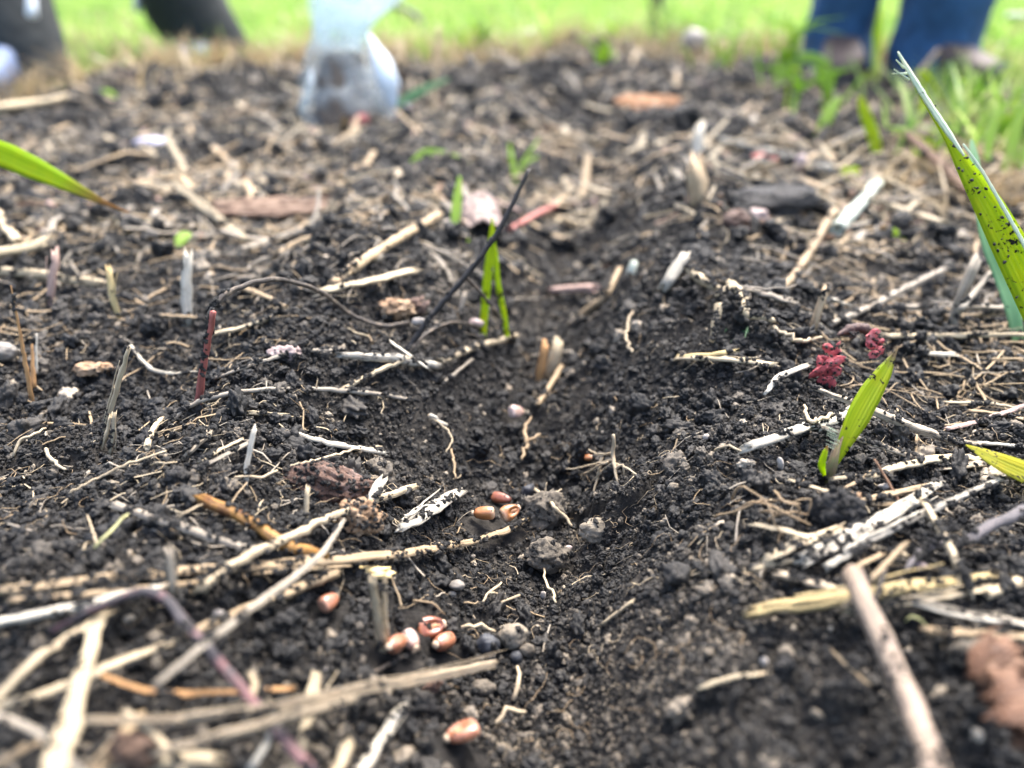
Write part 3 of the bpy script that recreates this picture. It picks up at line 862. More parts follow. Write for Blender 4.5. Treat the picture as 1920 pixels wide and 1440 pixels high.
straw('speckled grey straw leaning at the bottom left of the lowest seed', 'white', [38, 34, 26], [(668, 1462, 5), (708, 1400, 4), (752, 1328, 2)], soil=.5)
straw('pale straw end at the bottom edge left of centre', 'cream', 34, [(622, 1470, 6), (652, 1400, 5)], soil=.2)
straw('tan straw in the bottom left corner behind the stout straw', 'tan', 26, [(-10, 1440, 5), (70, 1390, 6), (140, 1360, 5)], soil=.3)
straw('blurred tan straw rising at the bottom between the pale straws', 'tan', 34, [(165, 1460, 6), (215, 1392, 6), (262, 1345, 4)], soil=.3)
straw('pale straw flat on the soil at the bottom, under the curled brown bit', 'cream', 36, [(190, 1460, 3), (300, 1430, 4), (400, 1425, 3)], soil=.4)
straw('flat upright straw standing left of the seed cluster', 'cleancream', [24, 24, 18], [(718, 1246, 0), (708, 1165, 5), (697, 1086, 12)], mode='stand', flat=.75, face='cam', soil=.15, bury=.004)
straw('thin splinter beside the flat upright straw by the seed cluster', 'cream', 12, [(728, 1246), (724, 1170, 4), (721, 1090, 8)], mode='stand', soil=.1)
twig('thin dark twig lying below the seed cluster', 'dark', 9, [(676, 1276, 3), (735, 1242, 3), (785, 1217, 2)], soil=.1)
straw('blurred upright stub in front of the long tan straw', 'grey', [16, 18], [(324, 1108, 0), (318, 1030, 0)], mode='stand', soil=.1, d0=.165)
straw('white pithy straw split open, above the long tan straw', 'white', [20, 32, 34, 24], [(752, 990, 1), (785, 972, 1), (820, 948, 1), (862, 922, 1)], flat=.55, soil=.5)
straw('frayed whitish strip leaning on the cream straw by the bark', 'white', [14, 22, 20], [(688, 952, 1), (702, 925, 5), (714, 904, 8)], flat=.4, face='cam', soil=.3)
straw('tiny upright straw stub in the dark gap left of the bark', 'cream', 12, [(572, 982), (575, 948), (577, 918)], mode='stand', soil=.3)
straw('pale upright straw standing by the fine grey straws', 'white', 14, [(459, 912), (466, 860), (477, 806)], mode='stand', soil=.3, bury=.003)
straw('bleached flat straw pointing right on the left bank of the furrow', 'white', [17, 19, 16], [(548, 811, 1), (630, 832, 1), (718, 848, 1)], flat=.5, soil=.25)
straw('fine grey straw lying aslant between dark clods on the left', 'grey', 11, [(372, 878, 1), (425, 852, 2), (472, 826, 1)], soil=.5)
straw('second fine grey straw just below the aslant one', 'cream', 9, [(375, 866, 1), (410, 845, 1), (452, 824, 1)], soil=.5)
straw('dark edged straw with torn end left of the fine grey straws', 'dirty', 16, [(350, 850, 1), (382, 822, 3), (400, 800, 2)], soil=.8)
straw('short cream straw under the long thin twig', 'cleancream', 11, [(466, 774, 1), (500, 775, 1), (536, 778, 1)], soil=.2)
straw('little split straw left of the short cream straw', 'cream', 13, [(276, 838, 1), (285, 808, 3), (303, 785, 3)], soil=.3)
straw('tall pale straw leaning upright, split into two tines below', 'cleancream', [15, 17, 14], [(196, 812, 2), (215, 740, 6), (241, 655, 12)], mode='stand', soil=.25)
straw('left tine of the split upright straw', 'cream', 10, [(187, 850), (199, 815, 2), (208, 780, 4)], mode='stand', soil=.2)
straw('right tine of the split upright straw', 'cleancream', 9, [(207, 850), (213, 815, 2), (215, 775, 4)], mode='stand', soil=.2)
straw('slim orange splinter standing upright near the left edge', 'orange', [10, 9, 3], [(62, 765), (42, 650, 8), (20, 535, 14)], mode='stand', soil=.1, cap='closed', bury=.004)
straw('short orange spike right of the slim splinter', 'orange', [12, 3], [(62, 725), (60, 645)], mode='stand', soil=.1, cap='closed')
straw('grey spike beside the short orange spike', 'white', [6, 3], [(69, 700), (69, 625)], mode='stand', soil=0, cap='closed')
straw('frayed white fibre strand curving below a thin grey root', 'white', [5, 9, 9, 4], [(246, 648, 3), (278, 688, 2), (320, 700, 1), (366, 696, 1)], flat=.5, soil=.2, frays=7)
straw('pale straw behind the red based rootlet', 'cream', 18, [(405, 624, 1), (450, 615, 1), (500, 597, 1)], soil=.2)
straw('thin straw lying left of the red based rootlet', 'tan', 10, [(304, 591, 1), (390, 597, 1)], soil=.3)
straw('bright straw with an orange underside in the left middle', 'cleancream', 22, [(600, 547, 3), (690, 527, 3), (773, 508, 3)], soil=.1)
straw('thick cream straw lying at the left edge of the middle ground', 'cleancream', 24, [(-30, 508, 3), (80, 515, 3), (186, 531, 3)], soil=.3)
straw('stout broken cream chunk above the thick cream straw', 'cleancream', 32, [(-30, 478, 3), (30, 468, 3), (78, 455, 3)], soil=.2)
straw('diagonal straw piece at the left edge above the cream chunk', 'cream', 20, [(-20, 385, 8), (32, 452, 4)], soil=.1)
straw('pinkish upright stub with white top in front of the cream straw', 'pinkpale', [17, 20, 20], [(94, 582), (97, 530, 4), (103, 478, 6)], mode='stand', soil=.3)
straw('yellowish split stub standing right of the pinkish stub', 'yellow', [10, 16, 12], [(222, 596), (212, 555, 3), (204, 505, 5)], mode='stand', flat=.4, face='cam', soil=.3)
straw('whitish flat stub standing in the left middle', 'white', [22, 24, 20], [(350, 605), (350, 545, 2), (352, 480, 4)], mode='stand', flat=.35, face='cam', soil=.3)
straw('long pale fibre bundle sloping down in the left background', 'cleancream', [10, 20, 16], [(326, 342, 4), (385, 390, 4), (462, 448, 2)], soil=.1, flat=.5)
straw('tan straw lying diagonal left of the green blades', 'tan', 18, [(625, 530, 3), (700, 476, 3), (822, 402, 4)], soil=.1)
straw('grey straw behind the red based rootlet arch', 'grey', 16, [(448, 470, 2), (540, 440, 2), (610, 425, 2)], soil=.2)
straw('straw end pointing up left of the tan diagonal straw', 'tan', 16, [(510, 480, 2), (560, 455, 2), (605, 438, 3)], soil=.2)
straw('thin straw bridging below the arch of the rootlet', 'tan', 12, [(455, 540, 2), (500, 556, 2), (535, 575, 2)], soil=.2)
straw('thin straw slanting down from the stout straw to the bottom edge', 'cream', [16, 20, 18], [(235, 1335, 12), (300, 1385, 13), (345, 1450, 14)], soil=.2)
straw('short pale straw jutting up at the bottom by the slate stem', 'white', [22, 20, 12], [(470, 1440, 8), (500, 1392, 9), (520, 1330, 9)], soil=.2)
straw('kinked straw end lying just above the frayed straw', 'cream', [14, 16, 12], [(455, 1338, 12), (476, 1290, 12), (470, 1262, 10)], soil=.2)
# twigs, rootlets on the left
twig('long thin pale twig running right from a dark rootlet', 'grey', [7, 10, 9, 9, 10, 7], [(325, 785, 1), (368, 755, 2), (430, 738, 2), (520, 729, 2), (620, 731, 2), (700, 738, 2), (772, 750, 1)], soil=.5)
twig('thin grey root twig rising to the whitish twig', 'grey', [6, 8, 9], [(405, 708, 1), (480, 682, 2), (560, 660, 2), (642, 656, 2)], soil=.4)
twig('soil flecked whitish twig ending at the straw crossing', 'wdirty', [14, 20, 18], [(640, 666, 2), (735, 672, 2), (818, 686, 2)], soil=.5)
straw('straw leaning from the crossing down to the left', 'cream', 13, [(642, 730, 1), (700, 700, 2), (762, 671, 4)], soil=.3)
twig('pale twig reaching up to the foot of the green blades', 'cream', [15, 13, 10], [(826, 676, 3), (890, 652, 3), (968, 629, 2)], soil=.4)
straw('short pale splinter lying over the straw crossing', 'white', 9, [(736, 643, 6), (802, 690, 4)], soil=.1)
RA = depth_of(ground(372, 752)) - .012; RB = depth_of(ground(765, 606)) - .006
twig('dark wiry rootlet arching high with a red foot', 'dark', [13, 13, 11, 10, 10, 9, 9, 8], [(x, y, RA + (RB - RA) * t) for x, y, t in ((396, 622, 0), (399, 578, .02), (440, 542, .1), (520, 523, .3), (600, 547, .55), (660, 590, .8), (716, 610, .92), (765, 604, 1))],
     mode='abs', d0=RA, name='rootlet', cat='root', soil=.12, sides=8)
twig('red foot of the arching wiry rootlet', 'red', [15, 13, 11], [(372, 752), (384, 675, 8), (400, 584, 16)], mode='stand', name='stem', cat='stem', soil=.3, bury=.004, cap='closed')
twig('black wiry stem rising in a curve past the green blades', 'black', [11, 11, 11, 10, 7], [(760, 662), (812, 590), (872, 520), (935, 432), (991, 320)], mode='stand', name='stem', cat='stem', soil=.15, sides=7)
twig('dark side shoot falling right behind the green blades', 'dark', [7, 6, 5], [(872, 518, 40), (915, 566, 28), (966, 634, 4)], name='stem', cat='stem', soil=.1, sides=6)
twig('dark looped rootlet left of the green blades', 'dark', [7, 7, 6], [(765, 660, 2), (800, 625, 6), (850, 604, 7), (900, 613, 4)], name='rootlet', cat='root', soil=.1, sides=6)
straw('thin upright straw behind the looped rootlet', 'grey', 8, [(858, 602), (871, 553)], mode='stand', soil=.1)
straw('splinter lying below the pale twig by the furrow', 'grey', 8, [(833, 716, 1), (885, 674, 2)], soil=.2)
straw('tan husk stub with an orange edge standing in the furrow', 'orange', [12, 18, 14], [(1006, 722), (1014, 690, 3), (1022, 648, 5)], mode='stand', flat=.4, face='cam', soil=.1)
straw('beige husk stub leaning beside the orange edged stub', 'cream', [14, 22, 18], [(1026, 712), (1038, 680, 3), (1046, 646, 4)], mode='stand', flat=.4, face='cam', soil=.2)
straw('slim tan splinter in front of the beige husk stub', 'tan', 10, [(1008, 758, 1), (1030, 725, 3), (1052, 688, 4)], soil=.2)
# --- right half
twig('round grey brown stick pointing toward the lens at the bottom right', 'twig', [38, 42, 44, 48, 52, 58], [(1600, 1078, 12), (1636, 1165, 14), (1690, 1283, 14), (1718, 1350, 14), (1745, 1430, 14), (1765, 1500, 14)], soil=.35, sides=14, name='stick', cat='stick', wob=.15)
straw('broad yellow flattened straw lying under the round stick', 'yellow', [28, 38, 36, 28, 20], [(1412, 1146, 1), (1500, 1132, 3), (1600, 1116, 4), (1720, 1098, 3), (1855, 1078, 2)], flat=.4, soil=.12, frays=5, groove=2)
straw('narrower split of the broad yellow straw on its lower side', 'cream', [20, 22, 18], [(1590, 1146, 2), (1720, 1124, 2), (1858, 1101, 2)], flat=.5, soil=.4)
straw('grey fibrous dry blade at the right edge under the yellow straw', 'grey', [12, 26, 30, 26], [(1700, 1122, 2), (1760, 1138, 2), (1840, 1160, 2), (1940, 1172, 2)], flat=.3, soil=.15)
straw('bleached lower edge of the fibrous blade at the right', 'white', [7, 11, 12], [(1712, 1132, 3), (1800, 1155, 3), (1935, 1174, 3)], soil=.1)
straw('jointed straw behind the brown crinkled leaf', 'tan', 25, [(1742, 1182, 3), (1830, 1188, 3), (1950, 1196, 3)], soil=.5)
straw('clean straw end at the right edge above the fibrous blade', 'cream', 24, [(1850, 1116, 2), (1890, 1100, 2), (1950, 1080, 2)], soil=.2)
straw('jointed pale straw slanting across the split straws', 'cream', [13, 17, 18, 15], [(1722, 926, 6), (1768, 1000, 8), (1798, 1062, 6), (1820, 1112, 3)], soil=.6)
twig('charred grey stick entering from the right edge', 'slate', [18, 24, 26], [(1786, 1032, 3), (1850, 990, 6), (1950, 942, 8)], soil=.4, name='stick', cat='stick')
twig('charred stick end in the hollow left of the jointed straw', 'slate', [10, 16, 14], [(1698, 1068, 1), (1730, 1035, 2), (1765, 1012, 2)], soil=.5, name='stick', cat='stick')
straw('long bleached straw strip dusted with soil, upper strip', 'wdirty', [34, 40, 36, 26], [(1512, 1046, 2), (1590, 1006, 3), (1670, 963, 3), (1760, 905, 2)], flat=.3, soil=.4)
straw('bright sharp edged straw strip along the lower side of the dusted one', 'white', [16, 18, 16, 10], [(1550, 1064, 4), (1630, 1014, 5), (1740, 960, 5), (1884, 894, 3)], flat=.6, soil=.35)
straw('wide tan straw strip at the left end of the dusted strips', 'cream', [22, 28, 24], [(1440, 1046, 2), (1500, 1016, 3), (1575, 990, 2)], flat=.35, soil=.3)
straw('thin cream straw below the wide tan strip', 'cleancream', 13, [(1415, 1066, 1), (1450, 1056, 1), (1486, 1050, 1)], soil=.3)
straw('cream straw stub pointing left beside the big dark clod', 'cleancream', 15, [(1414, 983, 1), (1465, 993, 1), (1522, 1006, 1)], soil=.3)
straw('short straw under the bright strip left of the dark hollow', 'cream', 15, [(1612, 1020, 1), (1655, 1030, 1), (1698, 1040, 1)], soil=.5)
straw('thin straw leaning up out of the yellow straw', 'tan', 11, [(1578, 1142, 8), (1640, 1080, 10), (1697, 1020, 8)], soil=.1)
straw('soil flecked straw end above the broad yellow straw', 'dirty', 22, [(1466, 1076, 1), (1520, 1090, 1), (1596, 1112, 1)], soil=.7)
straw('fine split straw below the bright strip', 'tan', 10, [(1570, 1085, 2), (1610, 1062, 3), (1652, 1040, 3)], soil=.2)
twig('short dark twig beside the round stick', 'dark', [10, 8, 5], [(1638, 1132, 8), (1650, 1095, 10), (1660, 1068, 10)], soil=.1)
straw('tan splinter left of the round stick', 'tan', [6, 13, 10], [(1556, 1216, 1), (1590, 1250, 2), (1628, 1284, 1)], soil=.3)
straw('pale kinked straw on bare soil near the bottom', 'cleancream', [12, 15, 12], [(1310, 1292, 1), (1372, 1271, 2), (1442, 1262, 1)], soil=.15)
straw('slim straw end lying on the right slope of the furrow', 'cream', [8, 13], [(1126, 1172, 1), (1185, 1128, 2)], soil=.2)
straw('flat straw just right of the seedling foot', 'cleancream', [14, 18, 20, 18], [(1632, 894, 2), (1690, 874, 3), (1775, 858, 3), (1850, 862, 2)], soil=.5)
straw('straw continuing to the right edge behind the spotted leaf', 'dirty', 17, [(1770, 876, 2), (1850, 868, 2), (1950, 858, 2)], soil=.6)
straw('short straw at the seedling foot', 'cleancream', 11, [(1562, 898, 1), (1600, 893, 1)], soil=.3)
straw('thin straw slanting from the flat straw toward the clod', 'tan', 7, [(1582, 916, 1), (1612, 900, 2), (1632, 884, 2)], soil=.2)
straw('thin straw lying above the big dark clod', 'cream', [6, 11, 12], [(1478, 899, 1), (1530, 916, 2), (1586, 934, 1)], soil=.3)
straw('fibre bundle behind the clod, upper', 'tan', [8, 15, 12], [(1612, 938, 2), (1670, 925, 3), (1740, 910, 3)], soil=.3)
straw('fibre bundle behind the clod, lower', 'tan', [8, 12, 10], [(1612, 944, 1), (1670, 946, 1), (1735, 930, 2)], soil=.3)
straw('soil coated straw behind the seedling, long and dark', 'dirty', [8, 20, 24, 24, 20], [(1520, 726, 3), (1600, 754, 5), (1680, 788, 5), (1760, 818, 4), (1830, 836, 3)], soil=.55, flat=.7)
straw('end of the soil coated straw at the right edge', 'white', 9, [(1832, 830, 4), (1880, 834, 4), (1950, 840, 3)], soil=.3)
straw('second soil coated straw crossing the seedling low', 'dirty', [8, 15, 15, 12], [(1482, 782, 1), (1560, 806, 3), (1640, 832, 3), (1735, 864, 2)], soil=.55)
straw('stout pale straw left of the seedling', 'white', 27, [(1405, 838, 2), (1455, 820, 3), (1512, 799, 2)], soil=.3)
straw('pale straw half behind the seedling', 'white', 24, [(1532, 800, 2), (1566, 784, 2), (1606, 762, 2)], soil=.4)
straw('straw sloping to the right edge, upper of three', 'cream', [7, 10, 8], [(1770, 754, 3), (1865, 757, 4), (1950, 778, 3)], soil=.2)
straw('straw sloping to the right edge, middle of three', 'tan', 9, [(1818, 770, 3), (1870, 775, 3), (1950, 793, 3)], soil=.4)
straw('straw sloping to the right edge, lowest of three', 'dirty', 12, [(1850, 792, 2), (1890, 802, 2), (1950, 812, 2)], soil=.6)
straw('thin straw with pink end rising to the right edge', 'pinkpale', 11, [(1776, 804, 1), (1840, 788, 3), (1950, 750, 5)], soil=.2)
twig('thin red brown twig sticking down past the fibre bundle', 'brown', [6, 6, 4], [(1690, 948, 1), (1666, 905, 5), (1640, 862, 8)], soil=.1, sides=6)
straw('long cream straw lying level behind the seedling', 'cleancream', 15, [(1660, 629, 4), (1780, 629, 4), (1950, 627, 4)], soil=.25)
straw('white straw with a dark red end under the level straw', 'white', [12, 14, 14], [(1722, 662, 2), (1760, 664, 2), (1790, 664, 2)], soil=.1)
straw('curved pale straw left of the red flower head', 'white', [8, 16, 12], [(1436, 736, 1), (1462, 706, 2), (1512, 685, 1)], soil=.2)
straw('frayed straw strand lying right of the furrow', 'cream', [14, 18, 14], [(1268, 672, 2), (1350, 672, 2), (1452, 684, 2)], soil=.3, flat=.6)
straw('yellow ended straw lying under the frayed strand', 'yellow', 12, [(1274, 668, 2), (1340, 664, 3), (1378, 658, 3)], soil=.2)
twig('two part tan stick lying aslant in the right middle', 'tan', [16, 17, 16], [(1458, 550, 2), (1505, 492, 5), (1562, 398, 8)], soil=.1, name='stick', cat='stick')
twig('bent tan twig on the right shoulder of the furrow', 'tan', [13, 15, 12], [(1086, 593, 1), (1134, 556, 3), (1160, 508, 3)], soil=.2)
twig('long grey straw rising toward the tall leaf', 'grey', [10, 14, 14, 12], [(1560, 606, 2), (1630, 577, 4), (1700, 540, 5), (1775, 503, 5)], soil=.2)
straw('short tan straw above the red flower head', 'tan', [16, 19, 16], [(1520, 628), (1532, 590, 3), (1546, 546, 5)], mode='stand', soil=.2)
straw('little white straw left of the long grey straw', 'white', 13, [(1556, 560, 2), (1594, 574, 2)], soil=.1)
twig('forked weathered stick standing by the tall leaf', 'grey', [18, 22, 20], [(1786, 622), (1798, 562, 4), (1828, 492, 6)], mode='stand', name='stick', cat='stick', soil=.2)
twig('side branch of the forked weathered stick', 'grey', [14, 9], [(1801, 582, 14), (1856, 512, 22)], name='stick', cat='stick', soil=.1)
straw('weathered straw lying level behind the forked stick', 'grey', 21, [(1698, 574, 4), (1790, 577, 4), (1890, 576, 4)], soil=.2)
straw('thin tan straw under the weathered level straw', 'tan', 11, [(1775, 593, 2), (1880, 588, 2)], soil=.2)
twig('pale mint stem end pointing down toward the furrow', 'mint', [28, 26, 22], [(1570, 428, 3), (1606, 388, 5), (1642, 345, 7)], soil=0, name='stem', cat='stem')
straw('thick pale straw sloping down in the right background', 'cleancream', [26, 32, 30], [(1655, 380, 4), (1710, 398, 4), (1772, 420, 3)], soil=.1)
twig('white oval grain like stem piece standing by the furrow', 'mint', [16, 22, 14], [(1183, 530), (1186, 510, 1), (1190, 490, 2)], mode='stand', name='stem', cat='stem', soil=0, cap='closed')
twig('pinkish pod lying on the far right shoulder', 'pinkpale', [10, 15, 16], [(1032, 545, 1), (1072, 542, 2), (1114, 541, 1)], name='pod', cat='pod', soil=.1)
twig('pink red stick behind the black wiry stem', 'pink', 11, [(958, 429, 2), (1000, 405, 3), (1042, 384, 4)], name='stick', cat='stick', soil=.1)
straw('grey white straw at the right of the furrow by the cream root', 'white', 22, [(1248, 535, 2), (1265, 505, 3), (1284, 478, 4)], soil=.1)
straw('flat grey strip right of the cream root', 'grey', 20, [(1398, 540, 3), (1440, 554, 3), (1490, 566, 2)], flat=.5, soil=.1)
straw('long dead stalk lying under the right hand grass', 'white', [16, 22, 20], [(1345, 258, 6), (1450, 285, 6), (1562, 318, 5)], soil=.1)
twig('brown stick sloping down under the tall leaf', 'brown', [16, 22, 20], [(1700, 250, 14), (1760, 305, 12), (1830, 372, 8)], name='stick', cat='stick', soil=.1)
straw('beige stump of stalk standing in the far furrow', 'tan', [36, 44, 34], [(1312, 380), (1306, 345), (1300, 312)], mode='stand', soil=.1)
straw('pale stalk piece standing above the beige stump', 'white', [22, 26, 20], [(1305, 300), (1308, 270), (1312, 240)], mode='stand', soil=0)
straw('chip of pale straw lying at the far left under the slate trousers', 'cleancream', 26, [(-20, 205, 4), (60, 196, 4), (110, 186, 4)], soil=0)
straw('orange brown stalk standing behind the tall leaf', 'orange', [15, 12, 6], [(1580, 150), (1584, 100), (1590, 40)], mode='stand', soil=0)
straw('orange brown stalk standing right of the bag', 'tan', [15, 12, 6], [(812, 215), (815, 140), (824, 50)], mode='stand', soil=0)
straw('pale leaning stalk behind the tall leaf tip', 'tan', [16, 14, 10], [(1690, 190), (1720, 140), (1756, 96)], mode='stand', soil=0)

# --- bare roots
root('white rootlet with forked tips lying over the brown clod', 'root', [7, 9, 8, 7, 5], [(1000, 916, 4), (1028, 930, 8), (1040, 950, 9), (1058, 968, 5), (1072, 986, 3)], wob=.7)
root('side hair of the white rootlet over the clod', 'root', [6, 3], [(1030, 932, 8), (1053, 917, 10)])
root('short hair of the white rootlet by the charcoal piece', 'root', [5, 2.5], [(1022, 926, 8), (1025, 905, 12)])
rt = [(1150, 815, 20), (1150, 850, 12), (1153, 880, 8), (1160, 910, 3)]
root('upright stem of the bushy pale root on the right bank', 'root', [6, 8, 7, 4], rt, wob=.5)
for lab, p in (('left running', [(1150, 862, 9), (1120, 868, 8), (1090, 876, 4), (1056, 881, 2)]), ('low left', [(1150, 866, 9), (1128, 885, 6), (1108, 905, 2)]),
               ('middle drooping', [(1128, 858, 9), (1124, 880, 7), (1118, 902, 3), (1108, 945, 2)]), ('right running', [(1152, 868, 9), (1175, 878, 6), (1196, 891, 2)]),
               ('right drooping', [(1154, 880, 8), (1168, 872, 8), (1170, 895, 3)]), ('topmost left', [(1148, 850, 12), (1120, 852, 9), (1104, 843, 6)]),
               ('back', [(1140, 866, 10), (1122, 872, 10), (1106, 884, 6), (1092, 890, 3)]), ('lowest right', [(1156, 900, 3), (1140, 905, 3), (1130, 912, 2)])):
    root(lab + ' branch of the bushy pale root on the right bank', 'root', [5.5, 4.5, 3], p, wob=.8)
for i, p in enumerate([[(1372, 936, 3), (1388, 912, 8), (1420, 928, 9), (1444, 955, 8), (1456, 990, 3), (1470, 1004, 1)], [(1375, 965, 2), (1400, 945, 5), (1450, 938, 6), (1500, 945, 4)],
                       [(1452, 920, 6), (1470, 940, 8), (1496, 948, 7), (1500, 966, 2)], [(1410, 940, 5), (1450, 950, 7), (1480, 965, 6), (1520, 985, 2)], [(1425, 960, 3), (1460, 962, 5), (1500, 972, 3)],
                       [(1340, 968, 2), (1375, 960, 4), (1410, 946, 5), (1430, 935, 4)], [(1490, 940, 4), (1520, 935, 5), (1515, 962, 2)], [(1440, 975, 2), (1475, 960, 5), (1515, 965, 3)]]):
    root(('highest looping strand', 'straight cross strand', 'short hooked strand', 'long diagonal strand', 'low inner strand', 'left reaching strand', 'right curling strand', 'lower back strand')[i]
         + ' of the brown root tangle beside the dark clod', 'rootbrown', [5, 4.5, 3.5], p, group='roots of the brown tangle', wob=1.0)
root('thin arched root on the left soil by the white flake', 'root', [5, 7, 6, 4], [(25, 855, 2), (38, 825, 6), (62, 815, 7), (86, 803, 4)])
root('yellowish stub of root right of the arched root', 'root', [8, 8, 6], [(86, 842, 2), (100, 862, 3), (122, 880, 1)])
root('long fine root crossing the left soil', 'root', [4, 5, 5, 4], [(130, 925, 1), (180, 898, 2), (235, 872, 3), (312, 846, 2)])
root('greenish thin root branching on the left soil', 'greenroot', [5, 6, 5], [(160, 1040, 2), (195, 1008, 5), (240, 964, 5)])
root('pale hair leaving the greenish root', 'root', [3, 5], [(163, 966, 3), (182, 1020, 3)])
root('thin straight root right of the pale upright straw', 'root', [5, 6, 5], [(440, 895, 1), (490, 893, 2), (520, 882, 2)])
root('fine root running to the left bank of the furrow', 'root', [4, 6, 5], [(545, 873, 2), (590, 862, 3), (660, 845, 2), (716, 838, 1)])
root('fine curved roots below the amber stem', 'root', [4, 5, 3], [(332, 970, 2), (352, 958, 4), (380, 946, 3)])
root('small zigzag root left of the pale upright straw', 'root', [4, 4, 3], [(283, 872, 2), (300, 868, 4), (318, 868, 4), (332, 866, 2)])
root('brown forked root at the back of the furrow', 'rootbrown', [6, 9, 7, 4], [(978, 862, 2), (988, 830, 4), (984, 805, 5), (996, 782, 4)])
root('side fork of the brown root in the furrow', 'rootbrown', [7, 5], [(990, 826, 4), (1012, 814, 4)])
root('pale root hanging on the left furrow wall', 'root', [4, 5, 4, 3], [(803, 778, 2), (838, 806, 3), (846, 828, 3), (836, 848, 2)])
root('short white splinter root at the top of the left furrow wall', 'white', 8, [(806, 778, 2), (838, 797, 2)])
root('orange root running down the left furrow wall', 'rootbrown', [5, 6, 4], [(846, 842, 3), (850, 870, 3), (854, 897, 2)])
root('small kinked root in front of the seed cluster gap', 'root', [5, 6, 5], [(906, 1128, 2), (922, 1105, 3), (940, 1092, 3)])
root('second kinked root crossing the small one', 'root', [5, 4], [(920, 1112, 4), (940, 1114, 2)])
root('pale root right of the grey clod', 'root', [4, 6, 7, 5], [(1020, 1066, 3), (1024, 1092, 4), (1036, 1112, 3), (1042, 1130, 2)])
root('thin root lying below the small kinked root', 'root', [6, 5], [(940, 1130, 2), (974, 1116, 2)])
root('fine root above the red brown seed', 'rootbrown', [4, 5, 3], [(774, 1126, 2), (810, 1131, 4), (834, 1152, 3)])
root('hairy root mat right of the pink seed', 'root', [6, 8, 6], [(866, 1176, 2), (900, 1172, 4), (928, 1184, 2)])
root('pale straw like root pair in front of the tan clod', 'root', [8, 9, 7], [(962, 1312, 2), (974, 1280, 5), (970, 1250, 4)])
root('straight pale root lying low in front', 'root', [8, 10, 7], [(930, 1355, 2), (952, 1328, 4), (985, 1335, 3)])
root('thin yellow root looping at the right over black soil', 'greenroot', [3, 4, 3], [(1698, 1165, 2), (1712, 1155, 4), (1738, 1174, 2)])
root('pale curled root behind the furrow on the right bank', 'root', [6, 7, 6], [(1185, 660, 4), (1172, 625, 6), (1186, 585, 4)])
root('pale hooked root right of the seedling left of the clod', 'root', [5, 6, 4], [(1340, 845, 2), (1362, 836, 4), (1390, 846, 2)])
root('curved pale roots behind the stout straw', 'root', [6, 9, 8], [(1508, 760, 2), (1522, 790, 5), (1560, 776, 5)])
for i, p in enumerate([[(1290, 500, 6), (1315, 525, 8), (1345, 540, 7)], [(1336, 640, 2), (1342, 605, 6), (1352, 572, 10)], [(1368, 528, 7), (1392, 560, 8), (1402, 590, 6), (1440, 596, 5), (1462, 606, 3)], [(1340, 555, 9), (1375, 535, 9)]]):
    root(('upper left arm', 'standing arm', 'long wavy arm', 'short knuckle')[i] + ' of the cream fleshy root lump', 'fleshy', [(22, 26, 16), (12, 16, 24), (18, 19, 17, 13, 7), (14, 18)][i], p,
         group='arms of the cream fleshy root', sides=11, wob=.3, jag=.24, soil=.7, flat=.7, groove=2)
root('two way pale root end behind the red flower head', 'root', [9, 8, 6], [(1450, 612, 3), (1500, 640, 5), (1540, 632, 4)])

# ------------------------------------------------------------------ lumps: clods, stones, fragments
def ico(sub):
    import bmesh
    bm = bmesh.new(); bmesh.ops.create_icosphere(bm, subdivisions=sub, radius=1)
    V = np.array([v.co[:] for v in bm.verts]); F = [[v.index for v in f.verts] for f in bm.faces]
    bm.free(); return V, F
ICO = {k: ico(k) for k in (2, 3, 4, 5)}
def lump(name, cat, label, mat, px, py, size, amp=.25, sub=4, lift=0, rot=0, group=None, crumbs=0, freq=1.6, sink=.3, mode='ground', d0=None, parent=None, knob=.0):
    """size = (width, height, depth) in photo pixels at its distance"""
    g = ground(px, py, lift) if d0 is None else at_depth(px, py, d0)
    if d0 is None and lift < 5: g = settle(g, lift / 1000)
    k = depth_of(g) / FPX
    s = Vector((size[0], size[2], size[1])) * (.5 * k)
    V, F = ICO[sub]
    sd = random.uniform(0, 99)
    out = []
    c, sn = math.cos(rot), math.sin(rot)
    for v in V:
        q = Vector(v)
        h = mnoise.fractal(q * freq + Vector((sd, sd, 0)), .9, 2.1, 5) * amp
        if knob: h += knob * (1 - 2 * abs(mnoise.noise(q * freq * 2.6 + Vector((0, sd, 5)))))
        q = q * (1 + h)
        q = Vector((q.x * s.x, q.y * s.y, q.z * s.z))
        out.append(Vector((q.x * c - q.z * sn, q.y, q.x * sn + q.z * c)))
    o = g + Vector((0, 0, s.z * (1 - sink)))
    mb = MB(); mb.add(out, F)
    if parent is None:
        ob = mb.build(name, mat); ob.location = o; tag(ob, label, cat, group)
    else:
        ob = mb.build(name, mat, parent); ob.location = o - parent.location
    for _ in range(crumbs):
        v = Vector(out[random.randrange(len(out))])
        if v.z > -.2 * s.z:
            CR.append((*(o + v), random.uniform(.3, 1.1) * .001, random.uniform(.0, .7)))
    return ob
CG = 'clods and stones on the soil'
lump('clod', 'clod', 'big grey brown rounded clod low in the furrow centre', 'clodbrown', 1026, 1062, (74, 62, 54), .30, 5, group=CG, crumbs=50, knob=.09, sink=.1)
lump('clod', 'clod', 'brown crumbly clod under the white rootlet', 'clodbrown', 1022, 985, (78, 70, 54), .34, 5, group=CG, sink=.1, crumbs=70, knob=.1)
lump('clod', 'clod', 'tan crumbly clod right of the brown clod', 'clodtan', 1117, 1008, (56, 46, 38), .3, 4, group=CG, crumbs=14, knob=.1)
lump('clod', 'clod', 'round pale tan clod right of the seed cluster', 'clodtan', 961, 1204, (54, 48, 40), .2, 4, group=CG, crumbs=16, knob=.05)
